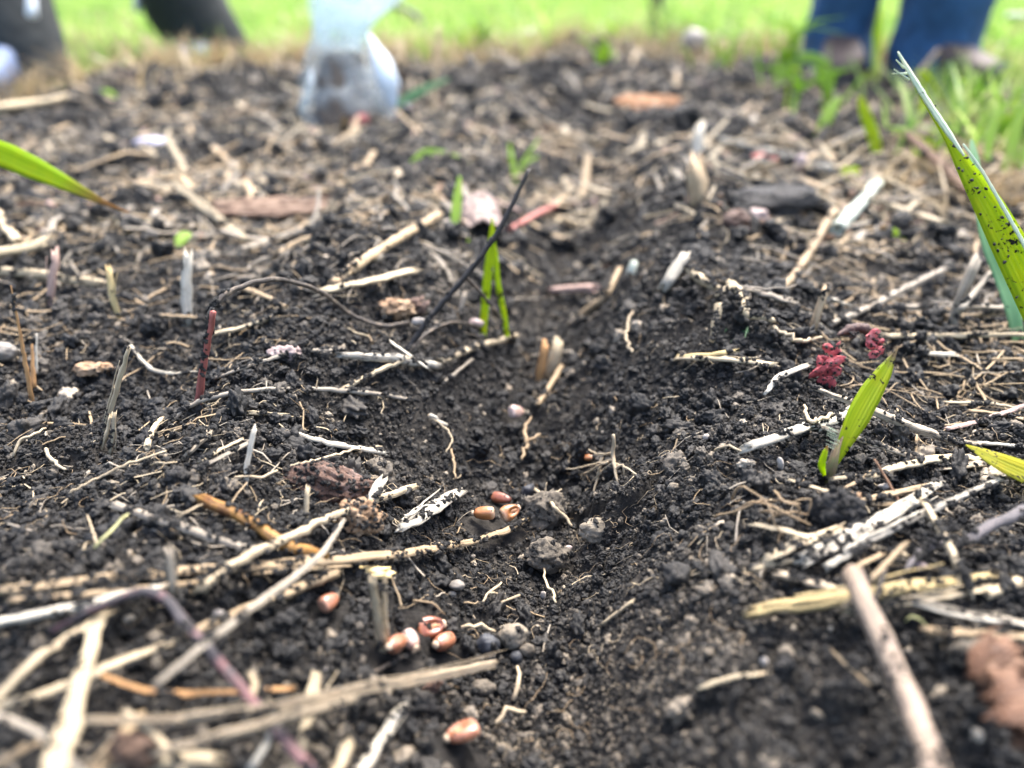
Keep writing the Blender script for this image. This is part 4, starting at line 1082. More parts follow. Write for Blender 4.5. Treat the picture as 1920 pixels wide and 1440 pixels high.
lump('stone', 'stone', 'smooth charcoal pebble touching the pale tan clod', 'charcoal', 915, 1220, (44, 44, 36), .14, 4, group=CG)
lump('stone', 'stone', 'small dark pebble below the pale tan clod', 'charcoal', 968, 1240, (26, 28, 24), .15, 3, group=CG)
lump('stone', 'stone', 'small brown pebble right of the dark pebble', 'clodbrown', 988, 1226, (30, 28, 24), .2, 3, group=CG)
lump('stone', 'stone', 'charcoal chunk right of the amber seeds', 'charcoal', 992, 942, (30, 48, 26), .22, 4, group=CG)
lump('clod', 'clod', 'large black crumbly clod between straw strips', 'cloddark', 1560, 985, (92, 84, 66), .28, 5, group=CG, crumbs=160, knob=.09)
lump('clod', 'clod', 'grey brown angular clod behind the thin pale twig', 'clodbrown', 588, 692, (56, 40, 34), .3, 4, group=CG, crumbs=10)
lump('stone', 'stone', 'grey stone at the left edge', 'stone', 6, 672, (56, 38, 36), .16, 4, group=CG)
lump('clod', 'clod', 'grey brown clod by the left bank below the bleached straw', 'clodbrown', 712, 890, (46, 42, 34), .3, 4, group=CG, crumbs=40)
lump('clod', 'clod', 'pale brown clod under the fine root on the left', 'clodbrown', 100, 895, (26, 22, 18), .3, 3, group=CG, crumbs=6)
lump('clod', 'clod', 'grey clod beside the pale upright straw', 'cloddark', 335, 905, (44, 34, 30), .3, 4, group=CG, crumbs=30)
lump('clod', 'clod', 'brown clod in shade under the jointed straw on the right', 'clodbrown', 1815, 1240, (86, 60, 50), .3, 4, group=CG, crumbs=60)
lump('stone', 'stone', 'brownish flat pebble left of the seed cluster top', 'stone', 857, 1102, (30, 18, 20), .2, 3, group=CG)
lump('stone', 'stone', 'little round grey pebble below the flat pebble', 'stone', 848, 1118, (16, 14, 12), .15, 3, group=CG)
lump('clod', 'clod', 'tan lump low in the furrow before the kinked straw', 'clodtan', 1368, 1094, (26, 24, 20), .3, 3, group=CG)
lump('clod', 'clod', 'grey clod in front of the frayed root pair', 'clodbrown', 905, 1298, (44, 32, 28), .25, 4, group=CG)
lump('clod', 'clod', 'dark clod pushed up by the kinked pale straw', 'cloddark', 1468, 1262, (34, 44, 30), .28, 4, group=CG, crumbs=14)
lump('clod', 'clod', 'dark soil lump behind the pinkish dry leaf hollow', 'cloddark', 905, 440, (90, 40, 60), .25, 4, group=CG)
lump('clod', 'clod', 'dark mound behind the brown shell on the right', 'cloddark', 1450, 400, (150, 60, 90), .3, 4, group=CG, crumbs=60)
FR = 'small fragments on the soil'
lump('fragment', 'fragment', 'white oval fragment right of the furrow mouth', 'pale', 1324, 824, (14, 14, 12), .15, 3, group=FR)
lump('fragment', 'fragment', 'white pellet under the jointed straw at the front left', 'pale', 412, 1156, (24, 18, 16), .15, 3, group=FR)
lump('fragment', 'fragment', 'tiny white pellet in front of the slate stem', 'pale', 610, 1256, (13, 13, 12), .12, 3, group=FR)
lump('grain', 'grain', 'yellow grain on the left by the thin pale twig', 'yellowgrain', 606, 806, (17, 16, 14), .12, 3, group=FR)
lump('fragment', 'fragment', 'pale pink crumbly fragment behind the thin twig', 'palepink', 540, 672, (54, 26, 26), .6, 4, group=FR, knob=.25, crumbs=30)
lump('fragment', 'fragment', 'white flake under the arched root at the left', 'pale', 52, 812, (16, 14, 10), .2, 3, group=FR)
lump('fragment', 'fragment', 'pale lavender fragment in the left background', 'lavender', 285, 276, (58, 20, 30), .5, 3, group=FR)
lump('fragment', 'fragment', 'white pebble like blob near the far grass on the right', 'pale', 1300, 92, (44, 42, 36), .2, 3, group=FR, lift=25)
lump('fragment', 'fragment', 'lavender grey blob right of the bag', 'lavender', 752, 220, (38, 30, 28), .25, 3, group=FR)
lump('fragment', 'fragment', 'red fragment under the long dead stalk', 'redbit', 1428, 312, (50, 30, 24), .3, 3, group=FR)
lump('fragment', 'fragment', 'pink upright fragment right of the red one', 'palepink', 1498, 325, (22, 44, 20), .2, 3, group=FR)
lump('fragment', 'fragment', 'cream white fragment left of the seedling on soil', 'pale', 1462, 878, (12, 30, 10), .2, 3, group=FR, rot=.3)
lump('fragment', 'fragment', 'tan fragment above the right bank hollow', 'clodtan', 1262, 918, (22, 18, 14), .25, 3, group=FR)
lump('fragment', 'fragment', 'pale fragment right of the greyish clod', 'palepink', 1066, 1030, (14, 10, 10), .2, 3, group=FR)
lump('fragment', 'fragment', 'pale greenish fluff behind the fibre bundle', 'pale', 1655, 918, (22, 16, 12), .4, 3, group=FR)
lump('fragment', 'fragment', 'white fragment below the seeds on the right slope', 'pale', 1018, 1122, (12, 20, 10), .2, 3, group=FR)
lump('fragment', 'fragment', 'orange brown crumb on the right near the seedling', 'husk', 1510, 840, (16, 14, 12), .2, 3, group=FR)
lump('fragment', 'fragment', 'pink fragment at the foot of the green blades', 'palepink', 893, 612, (30, 18, 16), .25, 3, group=FR)
lump('fragment', 'fragment', 'mint white petal on the looped rootlet', 'pale', 784, 608, (24, 16, 12), .25, 3, group=FR, lift=6)
lump('fragment', 'fragment', 'pink fragment in the hollow beside the charred stick', 'palepink', 1725, 1068, (22, 20, 16), .3, 3, group=FR)
lump('fragment', 'fragment', 'pale pebble on the soil left of the pale kinked straw', 'pale', 1432, 1246, (16, 22, 14), .2, 3, group=FR, rot=.4)
lump('husk', 'husk', 'orange brown husk with curled rim above the dark clod', 'husk', 1600, 948, (22, 32, 18), .45, 4, group=FR, knob=.2)
lump('husk', 'husk', 'curled tan husk in the left middle', 'husk', 178, 698, (56, 20, 26), .55, 4, group=FR, knob=.3, crumbs=14)
lump('husk', 'husk', 'reddish brown husk pair behind the green blades on the left', 'husk', 745, 588, (50, 30, 34), .55, 4, group=FR, knob=.3, crumbs=30)
lump('husk', 'husk', 'pink brown husk touching the reddish pair', 'bark', 785, 580, (30, 24, 26), .5, 4, group=FR, knob=.25, crumbs=14)
lump('husk', 'husk', 'knobby tan brown seed head under the cream straw', 'husk', 680, 990, (74, 64, 54), .35, 5, group=FR, crumbs=190, knob=.22)
lump('bark', 'bark', 'reddish brown bark chunk coated with grey soil', 'bark', 622, 925, (150, 66, 70), .30, 5, group=FR, crumbs=420, knob=.16, rot=-.32)
lump('husk', 'husk', 'brown shell fragment with pale inside on the right', 'bark', 1378, 432, (52, 46, 40), .3, 4, group=FR)
lump('fragment', 'fragment', 'pinkish white flake beside the brown shell fragment', 'palepink', 1405, 415, (56, 24, 26), .5, 4, group=FR, knob=.2)
lump('fragment', 'fragment', 'pink rosy bud at the foot of the bag', 'redbit', 676, 248, (30, 40, 22), .3, 3, group=FR, rot=-.5)
lump('flake', 'flake', 'yellowish torn flake in the shade below the long tan straw', 'yellow', 696, 1080, (72, 20, 26), .5, 4, group=FR, knob=.2)
lump('fragment', 'fragment', 'reddish shred below the frayed straw near the front', 'bark', 812, 1302, (26, 54, 18), .4, 4, group=FR, rot=-.7)
lump('clod', 'clod', 'curled brown bit at the bottom left between straws', 'chip', 265, 1420, (90, 70, 50), .4, 4, lift=8, group=FR, knob=.15)

# ------------------------------------------------------------------ maize kernels
SEEDS = []
def kernel(label, mat, px, py, L, W, T, rot, germ=True, cap=True, lift=0.0, capcol='tipcap'):
    """L, W, T in mm; local +X is the tip, +Z the germ side"""
    g = settle(ground(px, py, lift), W * .00068)
    SEEDS.append((g.x, g.y, L * .00078))
    rt = empty('maize_seed', g, label, 'seed', 'maize seeds sown in the furrow')
    rt.rotation_euler = Euler(rot)
    L, W, T = L * .00090, W * .00084, T * .00088
    ns, nc = 34, 36
    V, F = [], []
    for i in range(ns):
        s = .5 - .5 * math.cos(math.pi * i / (ns - 1))
        w = W * .5 * np.interp(s, [0, .012, .05, .13, .3, .55, .8, .93, .985, 1], [0, .42, .72, .91, 1, .93, .70, .50, .28, 0])
        t = T * .5 * np.interp(s, [0, .012, .05, .13, .35, .65, .88, .97, 1], [0, .40, .70, .90, 1, .96, .72, .42, 0])
        for j in range(nc):
            a = 2 * math.pi * j / nc
            cy, cz = math.cos(a), math.sin(a)
            y = math.copysign(abs(cy) ** .8, cy) * w; z = math.copysign(abs(cz) ** .8, cz) * t
            x = (s - .5) * L
            if germ and z > 0:
                e = ((s - .62) / .33) ** 2 + (y / (W * .27)) ** 2
                z -= T * .26 * max(0, 1 - e) ** .9
            dent = math.exp(-(y / (W * .3)) ** 2 - (z / (T * .35)) ** 2) * max(0, 1 - s / .10)
            x += dent * L * .05
            n_ = mnoise.noise(Vector((x * 420, y * 420, z * 420 + px))) * .035
            V.append((x, y * (1 + n_), z * (1 + n_)))
    for i in range(ns - 1):
        for j in range(nc):
            j2 = (j + 1) % nc
            F.append([i * nc + j, i * nc + j2, (i + 1) * nc + j2, (i + 1) * nc + j])
    mb = MB(); mb.add(V, [f[::-1] for f in F]); mb.build('seed_coat', mat, rt)
    rm_ = Matrix.LocRotScale(rt.location, Euler(rot), None)
    for _ in range(16):
        q = rm_ @ Vector(V[random.randrange(nc * 2, len(V) - nc * 2)])
        CR.append((*q, random.uniform(.12, .45) * .001, random.uniform(0, .4)))
    Vi, Fi = ICO[3]
    if germ:
        mb = MB(); mb.add([(v[0] * L * .22 + L * .14, v[1] * W * .12 * (1 - .3 * v[0]), v[2] * T * .10 + T * .20) for v in Vi], Fi); mb.build('germ', 'germ', rt)
    if cap:
        mb = MB(); mb.add([(v[0] * L * .10 + L * .50, v[1] * W * .19 * (1 + .2 * mnoise.noise(Vector(v) * 3)), v[2] * T * .24) for v in Vi], Fi); mb.build('tip_cap', capcol, rt)
    return rt
kernel('amber seed lying on its side with a pale crown, left of the pair', 'amber_seed', 908, 962, 9.2, 6.6, 5.2, (R(70), R(4), R(176)), germ=False)
kernel('amber seed showing its germ hollow, right of the pair', 'amber_seed', 956, 960, 8.6, 7.4, 5.2, (R(58), R(-10), R(30)))
kernel('slim glossy dark brown seed behind the amber pair', 'red_seed', 940, 934, 9.8, 5.4, 4.0, (R(40), R(-6), R(-28)), germ=False, cap=False)
kernel('pale pink seed lying alone far back in the furrow', 'pale_seed', 968, 772, 9.2, 7.6, 5.4, (R(60), R(20), R(40)), germ=False)
kernel('red brown seed with an open germ at the top of the front cluster', 'red_seed', 806, 1176, 9.6, 8.2, 4.8, (R(42), R(4), R(22)))
kernel('pinkish barrel shaped seed at the right of the front cluster', 'pink_seed', 831, 1204, 8.6, 7.2, 5.6, (R(60), R(-30), R(235)), germ=False)
kernel('small whitish seed in the middle of the front cluster', 'pale_seed', 769, 1200, 6.6, 5.6, 5.0, (R(60), R(10), R(-50)), germ=False)
kernel('pinkish seed half hidden behind the flat upright straw', 'pink_seed', 741, 1208, 8.8, 6.4, 5.0, (R(60), R(-35), R(250)), germ=False)
kernel('pinkish red seed alone at the front, germ side up', 'pink_seed', 868, 1372, 9.6, 8.4, 4.6, (R(26), R(0), R(205)))
kernel('reddish seed curled under the pink ended straw on the left', 'pink_seed', 617, 1128, 6.6, 5.6, 4.6, (R(50), R(10), R(60)), germ=False)
kernel('tiny brown seed stuck in the bushy root on the right bank', 'amber_seed', 1103, 858, 4.0, 3.4, 3.0, (R(60), 0, R(170)), germ=False, cap=False)

# ------------------------------------------------------------------ green leaves and seedlings
def blade(name, mat, P, wid, parent, ref=None, fold=.15, n=26, th=.0003, label=None):
    C = resample(P, n); W = lerp_list(wid, n)
    mb = MB(); add_ribbon(mb, [c - parent.location for c in C], W, ref if ref is not None else -FWD, fold, th)
    o = mb.build(name, mat, parent)
    if label: o['label'] = label
    return o, C
def pxw(w, d): return .5 * w / FPX * d
# tall leaf at the right
b0 = ground(2020, 800); d0 = depth_of(b0) - .005
tall = empty('grass_plant', b0, 'tall bright green folded leaf speckled with soil leaning in from the right', 'plant')
PT = [b0] + [at_depth(x, y, d0 + dz) for x, y, dz in ((1998, 690, 0), (1945, 570, .004), (1893, 465, .006), (1851, 385, .008), (1811, 318, .010), (1781, 265, .012), (1745, 205, .014), (1712, 150, .016), (1686, 102, .018))]
wl = [pxw(w, d0) for w in (44, 76, 80, 72, 58, 36, 18, 13, 10, 4)]
_, C = blade('leaf_blade', 'lime', PT, wl, tall, fold=.10, n=44, th=.0005)
# pale rolled margin along the right side and the rolled silvery tip
mg = [at_depth(x, y, d0 - .001) for x, y in ((1975, 560), (1920, 458), (1876, 380), (1838, 315), (1806, 270))]
mb = MB(); add_tube(mb, [p - tall.location for p in resample(mg, 40)], lerp_list([pxw(w, d0) for w in (8, 8, 7, 6, 4)], 40), 8, .5, FWD, .25, 'closed'); mb.build('rolled_margin', 'silver', tall)
mg = [at_depth(x, y, d0 + dz) for x, y, dz in ((1808, 292, .006), (1780, 250, .008), (1745, 198, .011), (1712, 145, .013), (1684, 97, .015))]
mb = MB(); add_tube(mb, [p - tall.location for p in resample(mg, 40)], lerp_list([pxw(w, d0) for w in (5, 12, 13, 12, 4)], 40), 9, .6, FWD, .22, 'closed'); mb.build('rolled_tip', 'silver', tall)
for a, b_ in (((1704, 150), (1676, 130)), ((1695, 128), (1680, 112)), ((1700, 138), (1673, 138))):
    mb = MB(); add_tube(mb, [p - tall.location for p in resample([at_depth(*a, d0 + .012), at_depth(*b_, d0 + .011)], 5)], lerp_list([.0005, .0002], 5), 5, cap='closed'); mb.build('frayed_fibre', 'silver', tall)
for i in range(100):
    k = random.randrange(6, len(C) - 2); c = C[k].lerp(C[k + 1], random.random())
    CR.append((*(c - FWD * .0012 + Vector((1, 0, .3)) * random.uniform(-.8, .8) * wl[min(len(wl) - 1, k * len(wl) // len(C))]), random.uniform(.15, .8) ** 1.3 * .001, random.uniform(0, .4)))
# blue green blade behind it
b0 = ground(1908, 640); d0 = depth_of(b0)
pl2 = empty('grass_plant', b0, 'narrow blue green blade standing behind the tall bright leaf', 'plant')
blade('leaf_blade', 'bluegreen', [b0] + [at_depth(x, y, d0 + z) for x, y, z in ((1898, 585, 0), (1876, 520, .004), (1852, 460, .006), (1838, 400, .01), (1826, 300, .02), (1822, 262, .025))], [pxw(w, d0) for w in (24, 28, 28, 26, 20, 22, 6)], pl2, th=.0004)
# seedling
b0 = ground(1556, 890); d0 = depth_of(b0)
sd = empty('seedling', b0, 'young seedling with one upright soil speckled green blade and brown foot', 'plant')
blade('leaf_blade', 'limetip', [at_depth(x, y, d0 + z) for x, y, z in ((1566, 868, .001), (1585, 825, .001), (1607, 780, .003), (1632, 735, .006), (1657, 697, .009), (1683, 653, .013))], [pxw(w, d0) for w in (12, 30, 47, 45, 31, 2)], sd, fold=.22, th=.0004, n=30)
mb = MB(); add_tube(mb, [p - b0 for p in resample([b0 - Vector((0, 0, .004)), at_depth(1562, 868, d0), at_depth(1570, 842, d0), at_depth(1580, 818, d0 + .001)], 14)], lerp_list([pxw(w, d0) for w in (23, 20, 12, 4)], 14), 10, .7, FWD, .08, 'closed'); mb.build('sheath', 'sheath', sd)
blade('side_leaf', 'ylime', [at_depth(x, y, d0 + z) for x, y, z in ((1546, 892, -.003), (1540, 872, -.004), (1546, 850, -.004), (1552, 836, -.003))], [pxw(w, d0) for w in (6, 15, 11, 3)], sd, fold=.3)
mb = MB(); add_tube(mb, [p - b0 for p in resample([at_depth(1558, 868, d0 + .002), at_depth(1569, 832, d0 + .002), at_depth(1580, 798, d0 + .002)], 10)], lerp_list([pxw(w, d0) for w in (12, 12, 3)], 10), 8, .5, FWD, .1, 'closed'); mb.build('dark_sheath', 'dirty', sd)
mb = MB()
for i in range(16):
    a = at_depth(1566 + random.uniform(0, 10), 845 - i * 2.6, d0); add_tube(mb, [a - b0, a + Vector((-.0035, 0, .0016)) - b0], [.00008, .00004], 4, cap='closed')
mb.build('hairs', 'silver', sd)
# spotted yellow leaf at right edge
b0 = ground(2010, 985); d0 = depth_of(ground(1880, 905)) - .008
yl = empty('grass_plant', b0, 'yellow green leaf tip with black blotches at the right edge', 'plant')
blade('leaf_blade', 'ylspot', [b0, at_depth(1990, 930, d0), at_depth(1930, 893, d0), at_depth(1880, 870, d0), at_depth(1845, 852, d0 + .002), at_depth(1811, 834, d0 + .004)], [pxw(w, d0) for w in (44, 58, 54, 42, 26, 2)], yl, ref=Vector((0, -.5, .85)), fold=.15)
# left yellow-green leaf
b0 = ground(-210, 560); d0 = depth_of(b0)
ll = empty('grass_plant', b0, 'yellow green leaf with a brown tip hanging in from the left edge', 'plant')
blade('leaf_blade', 'ylime', [b0, at_depth(-215, 420, d0), at_depth(-130, 282, d0), at_depth(-20, 284, d0), at_depth(60, 315, d0), at_depth(145, 355, d0), at_depth(190, 378, d0), at_depth(240, 398, d0)], [pxw(w, d0) for w in (14, 40, 56, 52, 46, 22, 12, 3)], ll, ref=Vector((.2, -.75, .65)), fold=.12, n=34)
# twin blades in the centre
b0 = ground(905, 638); d0 = depth_of(b0)
tw = empty('grass_plant', b0, 'pair of slim bright green blades joined near the top in the centre', 'plant')
blade('leaf_blade', 'lime', [b0, at_depth(908, 590, d0), at_depth(914, 520, d0), at_depth(922, 450, d0 + .002), at_depth(923, 408, d0 + .004)], [pxw(w, d0) for w in (13, 15, 17, 15, 3)], tw, fold=.2)
blade('leaf_blade', 'lime', [at_depth(951, 632, d0), at_depth(945, 590, d0), at_depth(934, 535, d0), at_depth(929, 480, d0 + .001), at_depth(924, 440, d0 + .002)], [pxw(w, d0) for w in (9, 11, 11, 10, 3)], tw, fold=.2)
# blurred grass tufts in the middle and right background
def tuft(label, mat, base, blades, group='grass shoots in the bed'):
    b0 = ground(*base); d0 = depth_of(b0)
    t = empty('grass_shoot', b0, label, 'grass', group)
    for w, pts in blades:
        P = [at_depth(x, y, d0 + (i * .004)) for i, (x, y) in enumerate(pts)]
        ww = [pxw(q, d0) for q in (w if isinstance(w, (list, tuple)) else (w * .7, w, w * .9, 2))]
        blade('leaf_blade', mat, P, ww, t, n=14)
    return t
tuft('blurred green arch of grass behind the black wiry stem', 'green', (770, 306), [((10, 18, 16, 4), [(772, 306), (800, 288), (850, 296), (912, 326)]), (14, [(785, 300), (815, 312), (850, 316), (916, 327)])])
tuft('green shoot standing by the pinkish dry leaf', 'green', (850, 436), [((10, 20, 16, 6), [(850, 436), (855, 400), (858, 365), (862, 330)]), ((10, 14, 6), [(846, 432), (848, 448), (852, 456)])])
tuft('small yellow green leaf lying at the foot of the dry leaf', 'ylime', (884, 458), [((4, 16, 16, 4), [(884, 458), (868, 448), (850, 446), (838, 450)])])
tuft('pale green shoot behind the top of the black wiry stem', 'green', (966, 350), [((8, 11, 10, 4), [(966, 350), (964, 320), (958, 290), (955, 268)]), (8, [(972, 325), (986, 305), (1000, 298), (1010, 292)]), (6, [(975, 310), (995, 282), (1012, 258)])])
tuft('grass blade leaning right of the bag', 'bluegreen', (715, 218), [((8, 18, 16, 4), [(715, 218), (760, 188), (800, 166), (842, 148)])])
tuft('green arching blade in front of the blue jeans', 'green', (1450, 180), [((10, 16, 20, 20, 10), [(1450, 180), (1470, 135), (1510, 108), (1545, 120), (1562, 150)]), ((14, 20, 10), [(1535, 200), (1545, 160), (1532, 128)])])
tuft('bright wide blade leaning below the blue jeans', 'green', (1540, 258), [((12, 24, 22, 6), [(1530, 262), (1548, 225), (1562, 200), (1575, 180)])])
tuft('bright upright blade right of the wide leaning blade', 'lime', (1640, 300), [((18, 24, 24, 8), [(1645, 302), (1638, 260), (1622, 215), (1612, 180)])])
tuft('lime rosette at the right end of the dead stalk', 'ylime', (1590, 335), [((16, 30, 6), [(1592, 345), (1588, 325), (1575, 312)]), ((16, 24, 4), [(1592, 340), (1604, 322), (1615, 318)])])
tuft('tall yellow green blade in front of the blue jeans', 'ylime', (1632, 140), [((24, 30, 30, 14), [(1632, 140), (1636, 90), (1638, 30), (1636, -30)])])
tuft('leaning blade tip at the far right by the tall leaf', 'green', (1930, 150), [((10, 20, 18, 6), [(1960, 170), (1920, 125), (1880, 75), (1835, 40)])])
tuft('small green leaflet lying far left', 'green', (205, 188), [((10, 34, 30, 6), [(225, 192), (205, 186), (185, 184), (172, 188)])])
tuft('pale green leaf lying under the slate trousers', 'green', (90, 200), [((6, 16, 16, 6), [(110, 190), (70, 195), (30, 205), (-20, 215)])])
tuft('little bright leaf among the left straws', 'green', (340, 462), [((8, 26, 24, 6), [(332, 468), (340, 450), (348, 440), (356, 436)])])
tuft('small green weed with two leaflets by the cream root', 'bluegreen', (1388, 640), [((8, 40, 40, 6), [(1400, 650), (1386, 638), (1372, 628), (1362, 632)]), ((8, 22, 6), [(1398, 640), (1408, 620), (1420, 610)])])
tuft('green fragment of leaf at the lower right edge', 'bluegreen', (1912, 1075), [((6, 28, 28, 6), [(1900, 1066), (1915, 1072), (1930, 1070), (1945, 1066)])])
tuft('yellow green sprig lying right of the tan stick', 'ylime', (1690, 470), [((6, 14, 14, 6), [(1730, 490), (1700, 460), (1675, 435), (1650, 424)])])
tuft('green shoots at the right edge behind the tall leaf', 'green', (1900, 330), [((14, 26, 22, 4), [(1880, 340), (1895, 290), (1905, 240), (1925, 200)]), ((14, 26, 22, 4), [(1910, 345), (1920, 300), (1940, 250), (1970, 210)]), (20, [(1850, 300), (1856, 260), (1870, 220), (1895, 190)])])

def clump(label, base, n, h, spread, mat='green'):
    b0 = ground(*base); d0 = depth_of(b0); s_ = random.Random(base[0] * 7 + base[1])
    t = empty('grass_clump', b0, label, 'grass', 'grass clumps along the rim of the bed')
    for i in range(n):
        fx = s_.gauss(0, spread * .35); hh = h * s_.uniform(.45, 1.1); ln = s_.gauss(0, .55)
        P = [b0 + Vector((fx, s_.gauss(0, spread * .3), -.004)), b0 + Vector((fx + ln * hh * .2, s_.gauss(0, .004), hh * .5)), b0 + Vector((fx + ln * hh * .6, s_.gauss(0, .01), hh * .88)), b0 + Vector((fx + ln * hh * 1.15, s_.gauss(0, .02), hh * s_.uniform(.75, 1.05)))]
        w = s_.uniform(.0016, .0036)
        blade('leaf_blade', mat if s_.random() < .72 else s_.choice(('ylime', 'lime', 'bluegreen')), P, [w * .7, w, w * .8, .0003], t, ref=Vector((s_.gauss(0, .4), -1, .2)), n=10)
for a in (('grass clump at the bed rim just left of the blue jeans', (1462, 150), 16, .085, .07), ('sparse grass clump left of the orange leaf top', (1130, 120), 7, .05, .05), ('grass clump beside the white pebble like blob', (1345, 130), 14, .06, .08),
          ('grass clump below the left leg of the blue jeans', (1530, 215), 12, .06, .06), ('grass clump at the right edge under the jeans', (1800, 235), 18, .07, .09), ('low grass clump behind the tall leaf', (1740, 300), 10, .035, .05),
          ('grass clump at the right edge level with the leaf tip', (1905, 285), 20, .055, .06), ('grass clump between the dark trouser legs', (180, 140), 9, .06, .05), ('grass clump at the far edge left of the bag', (470, 105), 12, .06, .08),
          ('grass clump at the far edge right of the bag', (880, 100), 16, .09, .09), ('grass clump under the thin grey stake', (1190, 85), 10, .06, .09)):
    clump(*a)

# ------------------------------------------------------------------ dry leaves, chips, red flower head
def sheet(name, cat, label, mat, px, py, size, yaw, tilt, curl, lift=2, ragged=.2, th=.0004, group='dry leaves on the bed', nx=26, ny=18, crinkle=.06, roll=0.0, pointed=.5, d0=None):
    g = ground(px, py, lift) if d0 is None else at_depth(px, py, d0)
    k = depth_of(g) / FPX
    Lx, Ly = size[0] * k, size[1] * k
    sd_ = random.uniform(0, 50)
    V = []
    for side in (0, 1):
        for i in range(nx):
            u = i / (nx - 1) * 2 - 1
            wv = max(.02, (1 - pointed * abs(u) ** 2.2)) * (1 + ragged * mnoise.noise(Vector((u * 3, sd_, 0))))
            for j in range(ny):
                v = j / (ny - 1) * 2 - 1
                vv = v * wv * (1 + ragged * .6 * mnoise.noise(Vector((u * 4, v * 1.5, sd_))))
                a = vv * curl
                y = math.sin(a) / max(curl, 1e-3) * Ly * .5; z = -(1 - math.cos(a)) / max(curl, 1e-3) * Ly * .5
                z += Lx * crinkle * (mnoise.fractal(Vector((u * 2.6, v * 2.2, sd_)), .9, 2, 3) + .45 * mnoise.noise(Vector((u * 7.5, v * 6.5, sd_))))
                V.append(Vector((u * Lx * .5 * (1 + .1 * mnoise.noise(Vector((v * 3, sd_, 2)))), y, z - side * th)))
    F = []
    q = nx * ny
    for i in range(nx - 1):
        for j in range(ny - 1):
            f = [i * ny + j, (i + 1) * ny + j, (i + 1) * ny + j + 1, i * ny + j + 1]
            F.append(f); F.append([x + q for x in f][::-1])
    rim = [i * ny for i in range(nx)] + [(nx - 1) * ny + j for j in range(1, ny)] + [i * ny + ny - 1 for i in range(nx - 2, -1, -1)] + [j for j in range(ny - 2, 0, -1)]
    for a, b_ in zip(rim, rim[1:] + rim[:1]): F.append([b_, a, a + q, b_ + q])
    mb = MB(); mb.add(V, F)
    ob = mb.build(name, mat); ob.location = g; ob.rotation_euler = (tilt, roll, yaw)
    return tag(ob, label, cat, group)
sheet('dry_leaf', 'leaf', 'curled pinkish beige dry leaf over a dark hollow', 'pinkleaf', 905, 388, (112, 112), R(96), R(6), 1.35, lift=20, roll=R(-14), crinkle=.07, nx=34, ny=30)
sheet('dry_leaf', 'leaf', 'blurred rust orange leaf lying in the right background', 'rust', 1215, 188, (130, 60), .12, R(25), .6, lift=8, pointed=.8)
sheet('wood_chip', 'wood chip', 'long brown chip over a shadow in the left background', 'chip', 505, 384, (210, 50), .10, R(28), .25, lift=12, pointed=.4, th=.002, crinkle=.02)
sheet('dry_leaf', 'leaf', 'crinkled brown leaf standing at the lower right edge', 'dryleaf', 1930, 1285, (230, 190), R(80), R(48), 2.5, lift=12, crinkle=.20, ragged=.12, d0=.148, nx=44, ny=34)
sheet('bark_chip', 'bark', 'brown chip under the far end of the dead stalk', 'chip', 1265, 285, (70, 40), .9, R(30), .5, lift=5)
fl_c = settle(ground(1590, 690), .004); fd = depth_of(fl_c) - .004
fl = empty('red_flower', fl_c, 'coral pink curled flower head half buried beside the seedling', 'flower')
mb = MB()
arc = [at_depth(x, y, fd + z) for x, y, z in ((1536, 722, -.008), (1530, 690, -.004), (1540, 655, 0), (1570, 628, .004), (1605, 615, .006), (1640, 620, .006), (1662, 645, .002), (1668, 680, -.002))]
add_tube(mb, [p - fl_c for p in resample(arc[3:6], 24)], lerp_list([pxw(w, fd) for w in (3, 20, 24, 22, 4)], 24), 10, .5, FWD, .5, 'closed')
mb.build('shell', 'maroon', fl)
Vi, Fi = ICO[2]
for x, y, r in ((1552, 652, 17), (1566, 662, 15), (1545, 672, 17), (1562, 680, 16), (1535, 696, 16), (1552, 700, 17), (1568, 696, 13), (1542, 714, 14), (1558, 716, 13), (1600, 628, 11), (1538, 682, 15), (1557, 690, 16),
                (1636, 628, 14), (1648, 640, 15), (1634, 646, 15), (1652, 656, 13), (1640, 664, 10), (1570, 648, 12)):
    c = at_depth(x, y, fd - .004 + random.uniform(-.002, .002)); s_ = pxw(r * random.uniform(1.1, 1.9), fd)
    mb = MB(); sx = random.uniform(.8, 1.3)
    mb.add([(v[0] * s_ * sx * (1 + .75 * mnoise.noise(Vector(v) * 1.9 + Vector((x, y, 0)))), v[1] * s_ * .34, v[2] * s_ * .9 / sx * (1 + .85 * mnoise.noise(Vector(v) * 2.2 + Vector((y, x, 0))))) for v in Vi], Fi)
    o = mb.build('petal', 'petal' if x < 1580 or x > 1625 else 'maroon', fl, flat=True); o.location = c - fl_c; o.rotation_euler = (random.uniform(-.5, .5), random.uniform(-1.2, 1.2), random.uniform(-.5, .5))
    for _ in range(7): CR.append((*(c - FWD * s_ * .6 + Vector((random.gauss(0, .6), 0, random.gauss(0, .6))) * s_), random.uniform(.2, .6) * .001, random.uniform(0, .4)))

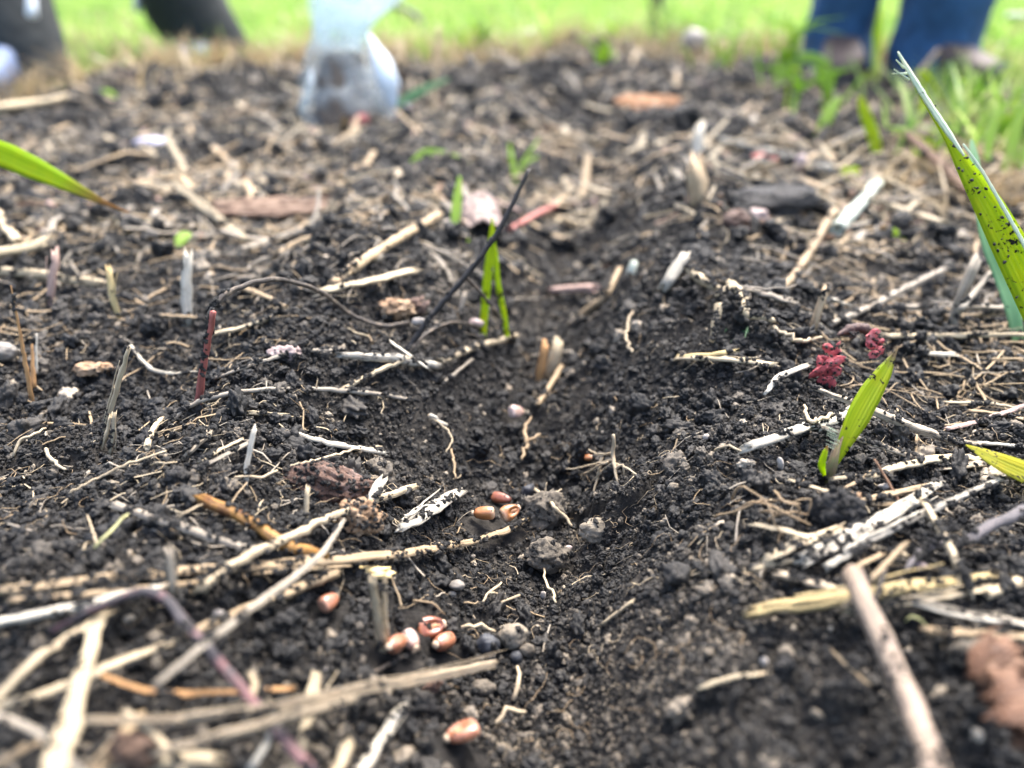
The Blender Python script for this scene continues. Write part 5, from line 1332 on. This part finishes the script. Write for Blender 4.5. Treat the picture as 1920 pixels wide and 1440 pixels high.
# far bits by the lawn
pb = foot_at(1226, 78, 2.05)
post = empty('stake', pb, 'thin dark grey stake standing in the far grass', 'stake')
mb = MB(); add_tube(mb, [Vector((0, 0, -.03)), Vector((0, .002, .3)), Vector((0, .004, .55))], [.02, .02, .02], 14, cap='closed'); mb.build('shaft', 'stone', post)
mb = MB(); add_tube(mb, [Vector((0, .004, .55)), Vector((0, .004, .575))], [.024, .021], 14, cap='closed'); mb.build('cap', 'slate', post)
d = depth_of(ground(770, 75))
twig('dark bent twig looping beside the top of the bag', 'slate', [10, 14, 14, 10], [(728, 85), (790, 66), (778, 30), (735, 8)], mode='stand', soil=0)
for x, y, lab in ((985, 62, 'bluish white flower in the far grass behind the bed'), (1905, 30, 'white flower in the grass at the far right')):
    g = at_depth(x, y, 1.95 if x < 1500 else 1.9); bz = Vector((g.x, g.y, float(surf(np.array([g.x]), np.array([g.y]))[0])))
    f = empty('flower', bz, lab, 'flower')
    mb = MB(); add_tube(mb, resample([Vector((0, 0, 0)), (g - bz) * .6 + Vector((.004, 0, 0)), g - bz], 8), [.0015] * 8, 6, cap='closed'); mb.build('stem', 'greenroot', f)
    for i in range(7):
        a = i * .9; mb = MB(); Vi, Fi = ICO[2]
        mb.add([(v[0] * .012 + math.cos(a) * .014, v[1] * .010 + math.sin(a) * .014, v[2] * .008) for v in Vi], Fi); o = mb.build('petal', 'mint', f); o.location = g - bz

# ------------------------------------------------------------------ masses nobody could count
def numpy_mesh(name, V, F3, mat, uv=None, smooth_=True):
    me = bpy.data.meshes.new(name)
    me.vertices.add(len(V)); me.vertices.foreach_set('co', V.astype(np.float32).ravel())
    k = F3.shape[1]
    me.loops.add(F3.size); me.loops.foreach_set('vertex_index', F3.ravel().astype(np.int32))
    me.polygons.add(len(F3)); me.polygons.foreach_set('loop_start', np.arange(0, F3.size, k, dtype=np.int32))
    me.polygons.foreach_set('use_smooth', np.full(len(F3), smooth_))
    me.update(calc_edges=True)
    if uv is not None:
        ul = me.uv_layers.new(name='UVMap'); ul.data.foreach_set('uv', uv[F3.ravel()].astype(np.float32).ravel())
    me.materials.append(M[mat] if isinstance(mat, str) else mat)
    o = bpy.data.objects.new(name, me); COL.objects.link(o); return o
def grass_mat(name, cols, trans=.5):
    m, nt, b, out = new_mat(name)
    pos = N(nt, 'ShaderNodeNewGeometry').outputs['Position']
    f = noise_tex(nt, pos, 3.2, 3, .6); g = noise_tex(nt, pos, 60, 2, .5)
    base = ramp(nt, math_n(nt, 'ADD', math_n(nt, 'MULTIPLY', f, .5), math_n(nt, 'MULTIPLY', g, .5)), cols)
    nt.links.new(base, b.inputs['Base Color']); b.inputs['Roughness'].default_value = .5
    tr = N(nt, 'ShaderNodeBsdfTranslucent'); nt.links.new(base, tr.inputs[0])
    mx = N(nt, 'ShaderNodeMixShader'); mx.inputs[0].default_value = trans
    nt.links.new(b.outputs[0], mx.inputs[1]); nt.links.new(tr.outputs[0], mx.inputs[2]); nt.links.new(mx.outputs[0], out.inputs[0])
    return m
M['grass'] = grass_mat('lawn_grass', [(.36, (.05, .14, .025)), (.47, (.20, .37, .055)), (.62, (.50, .58, .20))])
M['drygrass'] = grass_mat('dry_grass', [(.3, (.24, .17, .09)), (.5, (.38, .29, .16)), (.7, (.46, .38, .24))], .3)
def blades_mesh(name, x, y, z, h, w, mat, lean=.5):
    n = len(x)
    az = RNG.uniform(0, 2 * np.pi, n); la = RNG.uniform(0, 2 * np.pi, n); ln = RNG.uniform(.1, 1, n) * lean * h
    V = np.zeros((n, 7, 3)); 
    for i, (t, ww) in enumerate(((0, 1), (.4, .9), (.75, .6))):
        cx = x + np.cos(la) * ln * t ** 2; cy = y + np.sin(la) * ln * t ** 2; cz = z + h * t * (1 - .15 * t) - .004
        V[:, 2 * i, 0] = cx - np.cos(az) * w * ww; V[:, 2 * i, 1] = cy - np.sin(az) * w * ww; V[:, 2 * i, 2] = cz
        V[:, 2 * i + 1, 0] = cx + np.cos(az) * w * ww; V[:, 2 * i + 1, 1] = cy + np.sin(az) * w * ww; V[:, 2 * i + 1, 2] = cz
    V[:, 6, 0] = x + np.cos(la) * ln; V[:, 6, 1] = y + np.sin(la) * ln; V[:, 6, 2] = z + h * .86
    b = (np.arange(n) * 7)[:, None]
    F = np.concatenate([b + np.array([[0, 1, 3]]), b + np.array([[0, 3, 2]]), b + np.array([[2, 3, 5]]), b + np.array([[2, 5, 4]]), b + np.array([[4, 5, 6]])])
    return numpy_mesh(name, V.reshape(-1, 3), F, mat)
n = 70000
gy = np.exp(RNG.uniform(math.log(.5), math.log(26), n)); gx = RNG.uniform(-1, 1, n) * (.5 + .85 * gy)
keep = (gy > bed_edge(gx) + .02 + .09 * RNG.normal(size=n))
gx, gy = gx[keep], gy[keep]
hh = (.035 + .035 * RNG.random(len(gx))) * np.interp(gy, [1, 3, 10], [1, 1.1, 1.6]) * np.clip(1 + 1.1 * perlin(gx, gy, .35, 90), .3, 2.4)
g = blades_mesh('lawn_grass', gx, gy, lawn_z(gx, gy), hh, (.0016 + .0016 * RNG.random(len(gx))) * np.interp(gy, [1, 4, 20], [1.2, 2.2, 9]), 'grass', .8)
tag(g, 'bright green lawn grass behind the bed', kind='stuff')
n = 16000
gy = np.exp(RNG.uniform(math.log(.6), math.log(14), n)); gx = RNG.uniform(-1, 1, n) * (.5 + .85 * gy)
keep = (gy > bed_edge(gx) + .05 * RNG.normal(size=n)) & (perlin(gx, gy, .35, 91) + .5 * perlin(gx, gy, .12, 92) > .12)
gx, gy = gx[keep], gy[keep]
g = blades_mesh('dry_lawn_grass', gx, gy, lawn_z(gx, gy), .04 + .07 * RNG.random(len(gx)), .0018 + .003 * RNG.random(len(gx)) * np.interp(gy, [1, 4, 14], [1, 2, 5]), 'drygrass', 1.0)
tag(g, 'dry yellow blades among the lawn grass', kind='stuff')
# weeds and dry stalks along the right and far rim of the bed
n = 14000
wy = np.exp(RNG.uniform(math.log(.62), math.log(2.1), n)); wx = RNG.uniform(.34, 1.5, n) * wy ** .2
lo_ = .44 - .20 * smooth(1.0, 1.6, wy)
dens = smooth(0, .28, wx / np.maximum(wy, .75) + .04 * perlin(wx, wy, .2, 96) - lo_) * smooth(.55, .8, wy) * (.20 + .85 * perlin(wx, wy, .14, 95)) 
k = (RNG.random(n) < dens) & (wy < bed_edge(wx) + .1)
g = blades_mesh('rim_grass', wx[k], wy[k], macro(wx[k], wy[k]), (.025 + .065 * RNG.random(k.sum())), .0015 + .0026 * RNG.random(k.sum()), 'grass', 1.0)
tag(g, 'green grass sprouting along the right rim of the bed', kind='stuff')
n = 7000
wx = RNG.uniform(-1.6, 1.6, n); wy = bed_edge(wx) + RNG.normal(-.02, .16, n)
g = blades_mesh('dry_rim_grass', wx, wy, np.maximum(macro(wx, wy), -.03), .02 + .06 * RNG.random(n), .0012 + .0022 * RNG.random(n), 'drygrass', 1.6)
tag(g, 'dry straw coloured grass along the far rim of the bed', kind='stuff')

n = 16000
wy = np.exp(RNG.uniform(math.log(.5), math.log(2.0), n)); wx = RNG.uniform(.22, 1.4, n) * wy ** .5
k = (RNG.random(n) < smooth(.36, .62, wx / np.maximum(wy, .55)) * (.45 + .9 * perlin(wx, wy, .15, 97))) & (wy < bed_edge(wx) + .1)
g = blades_mesh('dry_grass_tangle', wx[k], wy[k], macro(wx[k], wy[k]) + .003, .006 + .022 * RNG.random(k.sum()), .0008 + .0018 * RNG.random(k.sum()), 'drygrass', 3.6)
tag(g, 'dry grass tangle along the right rim of the bed', kind='stuff')

n = 3600
wx = RNG.uniform(-1.6, 1.6, n); wy = bed_edge(wx) + np.abs(RNG.normal(0, .40, n)) - .14 + .10 * perlin(wx, np.zeros(n), .25, 98)
k = (perlin(wx, wy, .22, 99) > -.05) & ((wx > -.25) | (wy > bed_edge(wx) + .35))
g = blades_mesh('tall_rim_grass', wx[k], wy[k], np.maximum(macro(wx[k], wy[k]), -.03), (.05 + .13 * RNG.random(k.sum()) ** 2), .0016 + .0026 * RNG.random(k.sum()), 'grass', 1.1)
tag(g, 'taller grass tufts along the far edge of the bed', kind='stuff')

# loose straw litter, root hairs: short bent bars
def bars(name, x, y, L, r, mat, arch=.1, lift=.6, seg=4, sides=5, taper=.7, curl=.5, up=.12, fmax=1.0):
    n = len(x)
    az = RNG.uniform(0, 2 * np.pi, n); pit = RNG.normal(0, up, n)
    t = np.linspace(-.5, .5, seg + 1)
    c1 = RNG.normal(0, curl, n); 
    ang = az[:, None] + c1[:, None] * t[None, :] * 2 + RNG.normal(0, curl * .25, (n, seg + 1))
    step = L[:, None] / seg
    dx, dy = np.cos(ang) * step, np.sin(ang) * step
    X = x[:, None] + np.cumsum(dx, 1) - dx.sum(1)[:, None] / 2; Y = y[:, None] + np.cumsum(dy, 1) - dy.sum(1)[:, None] / 2
    res = np.maximum(.0009, .004 * np.hypot(Y, .1))
    Zs = macro(X, Y) + fine(X, Y, res)
    line = Zs.mean(1)[:, None] * .35 + Zs * .65
    Z = line + r[:, None] * lift + .001 + np.sin(pit)[:, None] * L[:, None] * t[None, :] + arch * L[:, None] * (.25 - t[None, :] ** 2) * RNG.random(n)[:, None]
    P = np.stack([X, Y, Z], -1)
    T = np.gradient(P, axis=1); T /= np.linalg.norm(T, axis=2, keepdims=True) + 1e-12
    A = np.cross(T, np.array([0, 0, 1.])); A /= np.linalg.norm(A, axis=2, keepdims=True) + 1e-12
    B = np.cross(A, T)
    rr = r[:, None] * (1 - (1 - taper) * np.abs(t * 2)[None, :])
    th = np.arange(sides) / sides * 2 * np.pi
    fl = RNG.uniform(.35 * fmax, fmax, n)[:, None, None, None]
    V = P[:, :, None, :] + A[:, :, None, :] * np.cos(th)[None, None, :, None] * rr[:, :, None, None] + B[:, :, None, :] * np.sin(th)[None, None, :, None] * rr[:, :, None, None] * fl
    m = (seg + 1) * sides
    F = []
    for i in range(seg):
        for j in range(sides):
            j2 = (j + 1) % sides
            F.append([i * sides + j, i * sides + j2, (i + 1) * sides + j2, (i + 1) * sides + j])
    F = np.array(F)
    Fall = (np.arange(n) * m)[:, None, None] + F[None]
    uv = np.zeros((n, seg + 1, sides, 2)); uv[..., 0] = (th / 6.28)[None, None, :] * (r * 628)[:, None, None] + RNG.random(n)[:, None, None] * 50; uv[..., 1] = (L[:, None] * 100 * (t + .5)[None, :])[:, :, None] + RNG.random(n)[:, None, None] * 50
    return numpy_mesh(name, V.reshape(-1, 3), Fall.reshape(-1, 4), mat, uv.reshape(-1, 2))
def pick(n, ylo, yhi, fn, spread=.72, off=.10):
    y = np.exp(RNG.uniform(math.log(ylo), math.log(yhi), n * 4)); x = RNG.uniform(-1, 1, n * 4) * (off + spread * y)
    k = RNG.random(n * 4) < fn(x, y)
    return x[k][:n], y[k][:n]
def litter_mask(x, y):
    s = x - furrow_x(y)
    base = np.where(y > .55, .9, np.where(s < 0, .6, .75))
    base = base * np.where((np.abs(s) < .05) & (y < .62), .12, 1) * np.where((s > 0) & (s < .16) & (y < .6), .4, 1)
    return np.clip(base * np.where(y > .5, .42 + 1.5 * perlin(x, y, .16, 55) + .7 * perlin(x, y, .05, 56), .55 + .9 * perlin(x, y, .12, 55)), 0, 1) * (y < bed_edge(x) + .05)
for nm, mat, cnt, lo, hi, l0, l1, r0, r1 in (('straw_litter', 'tan', 2300, .42, 2.0, .008, .05, .0004, .0013), ('pale_straw_litter', 'cleancream', 2600, .45, 2.0, .008, .05, .0004, .0014),
                                   ('grey_straw_litter', 'grey', 2300, .36, 2.0, .008, .05, .0004, .0013), ('brown_litter', 'brown', 300, .45, 2.0, .008, .035, .0008, .0025),
                                   ('tangled_straw_litter', 'tan', 1700, .22, .85, .012, .05, .00025, .0008), ('fine_straw_litter', 'cream', 650, .15, .55, .003, .026, .00012, .00042), ('fine_tan_litter', 'tan', 420, .15, .55, .003, .03, .00012, .0005), ('fine_grey_litter', 'grey', 700, .15, .55, .003, .026, .00012, .0005), ('pink_litter', 'pinkpale', 160, .5, 2.0, .008, .03, .001, .003), ('dry_leaf_litter', 'cleancream', 560, .55, 2.05, .015, .085, .0007, .0040), ('tan_leaf_litter', 'tan', 520, .55, 2.05, .015, .085, .0007, .0038), ('grey_leaf_litter', 'grey', 620, .45, 2.05, .012, .07, .0007, .0034)):
    x, y = pick(cnt, lo, hi, litter_mask)
    k = len(x); sc = np.interp(y, [.2, .5, 1, 2], [.8, 1, 1.3, 1.8])
    u1 = RNG.random(k) ** 1.8
    if 'tangled' in nm:
        k = (np.abs(x - furrow_x(y)) > .12) & (RNG.random(k) < np.where(x > 0, 1, .6)); x, y = x[k], y[k]; k = len(x); sc = np.interp(y, [.2, .5, 1, 2], [.8, 1, 1.3, 1.8]); u1 = RNG.random(k) ** 1.4
    g = bars(nm, x, y, (l0 + (l1 - l0) * u1) * sc, (r0 + (r1 - r0) * RNG.random(k) ** 1.5) * sc, mat, .12, 1.0, 4, 6, .85, .16 + .3 * (RNG.random() < .3), .3 if 'leaf' in nm else .14, .45 if 'leaf' in nm else 1.0)
    tag(g, nm.replace('_', ' ') + ' scattered over the bed', kind='stuff')
def soilmask(x, y): return np.clip(.5 + .9 * perlin(x, y, .06, 57), .05, 1)
for nm, mat, cnt, l0, l1, r0, r1 in (('root_hairs', 'root', 800, .002, .014, .00006, .00018), ('brown_root_hairs', 'rootbrown', 800, .004, .020, .00008, .00025)):
    x, y = pick(cnt, .13, .75, soilmask)
    k = len(x); sc = np.interp(y, [.15, .3, .75], [.8, 1, 1.8])
    g = bars(nm, x, y, RNG.uniform(l0, l1, k) * sc, RNG.uniform(r0, r1, k) * sc, mat, .5, 1.5, 7, 4, .5, 1.6, .25)
    tag(g, nm.replace('_', ' ') + ' poking out of the soil', kind='stuff')

# soil crumbs: instanced on points by geometry nodes
def crumb_tree():
    ng = bpy.data.node_groups.new('soil_crumbs', 'GeometryNodeTree')
    ng.interface.new_socket('Geometry', in_out='INPUT', socket_type='NodeSocketGeometry')
    ng.interface.new_socket('Geometry', in_out='OUTPUT', socket_type='NodeSocketGeometry')
    L = ng.links.new
    gi = ng.nodes.new('NodeGroupInput'); go = ng.nodes.new('NodeGroupOutput')
    g2i = ng.nodes.new('GeometryNodeGeometryToInstance')
    for k in range(7):
        s = ng.nodes.new('GeometryNodeMeshIcoSphere'); s.inputs['Radius'].default_value = 1; s.inputs['Subdivisions'].default_value = 4
        sp = ng.nodes.new('GeometryNodeSetPosition')
        ps = ng.nodes.new('GeometryNodeInputPosition')
        nz = ng.nodes.new('ShaderNodeTexNoise'); nz.noise_dimensions = '4D'
        nz.inputs['W'].default_value = k * 3.7; nz.inputs['Scale'].default_value = (1.1, 1.5, .9, 1.8, 1.3, .8, 1.0)[k]; nz.inputs['Detail'].default_value = 5
        nz.inputs['Roughness'].default_value = .62
        vo = ng.nodes.new('ShaderNodeTexVoronoi'); vo.voronoi_dimensions = '4D'; vo.inputs['W'].default_value = k * 1.3; vo.inputs['Scale'].default_value = (1.5, 2.0, 1.7, 2.3, 1.4, 1.8, 2.6)[k]
        L(ps.outputs[0], nz.inputs['Vector']); L(ps.outputs[0], vo.inputs['Vector'])
        m1 = ng.nodes.new('ShaderNodeMath'); m1.operation = 'MULTIPLY_ADD'; L(nz.outputs['Fac'], m1.inputs[0]); m1.inputs[1].default_value = 2.0; m1.inputs[2].default_value = .22
        m2 = ng.nodes.new('ShaderNodeMath'); m2.operation = 'MULTIPLY_ADD'; L(vo.outputs['Distance'], m2.inputs[0]); m2.inputs[1].default_value = -.62; L(m1.outputs[0], m2.inputs[2])
        vm = ng.nodes.new('ShaderNodeVectorMath'); vm.operation = 'SCALE'; L(ps.outputs[0], vm.inputs[0]); L(m2.outputs[0], vm.inputs['Scale'])
        v2 = ng.nodes.new('ShaderNodeVectorMath'); v2.operation = 'MULTIPLY'; L(vm.outputs[0], v2.inputs[0]); v2.inputs[1].default_value = ((1, 1, .7), (1.35, .8, .7), (1, .7, .9), (1.2, 1, .55), (.9, 1, 1), (1.3, .9, .6), (.8, 1.3, .6))[k]
        L(s.outputs['Mesh'], sp.inputs['Geometry']); L(v2.outputs[0], sp.inputs['Position'])
        sm = ng.nodes.new('GeometryNodeSetMaterial'); sm.inputs['Material'].default_value = M['crumb']; L(sp.outputs[0], sm.inputs[0])
        ss = ng.nodes.new('GeometryNodeSetShadeSmooth'); L(sm.outputs[0], ss.inputs[0])
        L(ss.outputs[0], g2i.inputs[0])
    iop = ng.nodes.new('GeometryNodeInstanceOnPoints')
    def attr(name, typ):
        a = ng.nodes.new('GeometryNodeInputNamedAttribute'); a.data_type = typ; a.inputs['Name'].default_value = name
        return [o for o in a.outputs if o.enabled and o.name == 'Attribute'][0]
    L(gi.outputs[0], iop.inputs['Points']); L(g2i.outputs[0], iop.inputs['Instance'])
    iop.inputs['Pick Instance'].default_value = True
    L(attr('pick', 'INT'), iop.inputs['Instance Index'])
    e2r = ng.nodes.new('FunctionNodeEulerToRotation'); L(attr('rot', 'FLOAT_VECTOR'), e2r.inputs[0]); L(e2r.outputs[0], iop.inputs['Rotation'])
    L(attr('size', 'FLOAT'), iop.inputs['Scale'])
    L(iop.outputs[0], go.inputs[0])
    return ng
CT = crumb_tree()
def crumbs(name, label, P, size, tint, pickmax=7):
    n = len(P)
    me = bpy.data.meshes.new(name); me.vertices.add(n); me.vertices.foreach_set('co', P.astype(np.float32).ravel())
    def put(nm, typ, dat, key='value'):
        a = me.attributes.new(nm, typ, 'POINT'); a.data.foreach_set(key, dat)
    put('size', 'FLOAT', size.astype(np.float32)); put('tint', 'FLOAT', np.clip(tint, 0, 1).astype(np.float32))
    put('pick', 'INT', RNG.integers(0, pickmax, n).astype(np.int32)); put('rot', 'FLOAT_VECTOR', RNG.uniform(0, 6.28, (n, 3)).astype(np.float32).ravel(), 'vector')
    o = bpy.data.objects.new(name, me); COL.objects.link(o)
    md = o.modifiers.new('crumbs', 'NODES'); md.node_group = CT
    return tag(o, label, kind='stuff')
def crumb_field(n, ylo, yhi, s_med, s_sig, fn, smax, tint_shift=0):
    y = np.exp(RNG.uniform(math.log(ylo), math.log(yhi), n)); x = RNG.uniform(-1, 1, n) * (.19 + .95 * y)
    k = (RNG.random(n) < fn(x, y)) & (y < bed_edge(x) + .1)
    x, y = x[k], y[k]
    for sx, sy, sr in SEEDS:
        k = np.hypot(x - sx, y - sy + .002) > sr
        x, y = x[k], y[k]
    d = np.hypot(y, .13)
    s = np.minimum(s_med * np.exp(RNG.normal(0, s_sig, len(x))), smax) * (d / .28) ** .75
    res = np.maximum(.0009, .004 * np.hypot(y, .1))
    z = macro(x, y) + fine(x, y, res) + s * RNG.uniform(-.25, .7, len(x))
    t = RNG.beta(1.6, 2.8, len(x)) * .9 +   .38 * perlin(x, y, .085, 61) + .12 * perlin(x, y, .025, 62) + .10 * smooth(.19, .12, y) + tint_shift
    pale = RNG.random(len(x)) < .016  # pale grit; crisp soil highlights are put into the tint as well
    t = np.where(pale, RNG.uniform(.93, 1, len(x)), np.minimum(t, .91))
    return np.stack([x, y, z], -1), s, t
one = lambda x, y: np.ones_like(x)
clump = lambda x, y: np.clip(.35 + 1.1 * perlin(x, y, .045, 63) + .5 * perlin(x, y, .16, 64), .04, 1)
clump2 = lambda x, y: np.clip(.7 + .9 * perlin(x, y, .04, 66), .1, 1)
parts = [crumb_field(340000, .09, .55, .00042, .42, one, .0012), crumb_field(105000, .09, 1.0, .0010, .45, clump2, .0028), crumb_field(28000, .07, 1.6, .0021, .45, clump, .0060),
         crumb_field(64000, .55, 2.2, .0012, .45, one, .004, .30)]
crumbs('soil_crumbs', 'dark soil crumbs covering the bed', np.concatenate([p[0] for p in parts]), np.concatenate([p[1] for p in parts]), np.concatenate([p[2] for p in parts]))
CRA = np.array(CR)
crumbs('clinging_soil', 'soil crumbs clinging to straw, leaves and clods', CRA[:, :3], CRA[:, 3], CRA[:, 4])
print('things', sum(1 for o in COL.objects if o.parent is None), 'crumbs', sum(len(p[0]) for p in parts), 'cling', len(CRA))
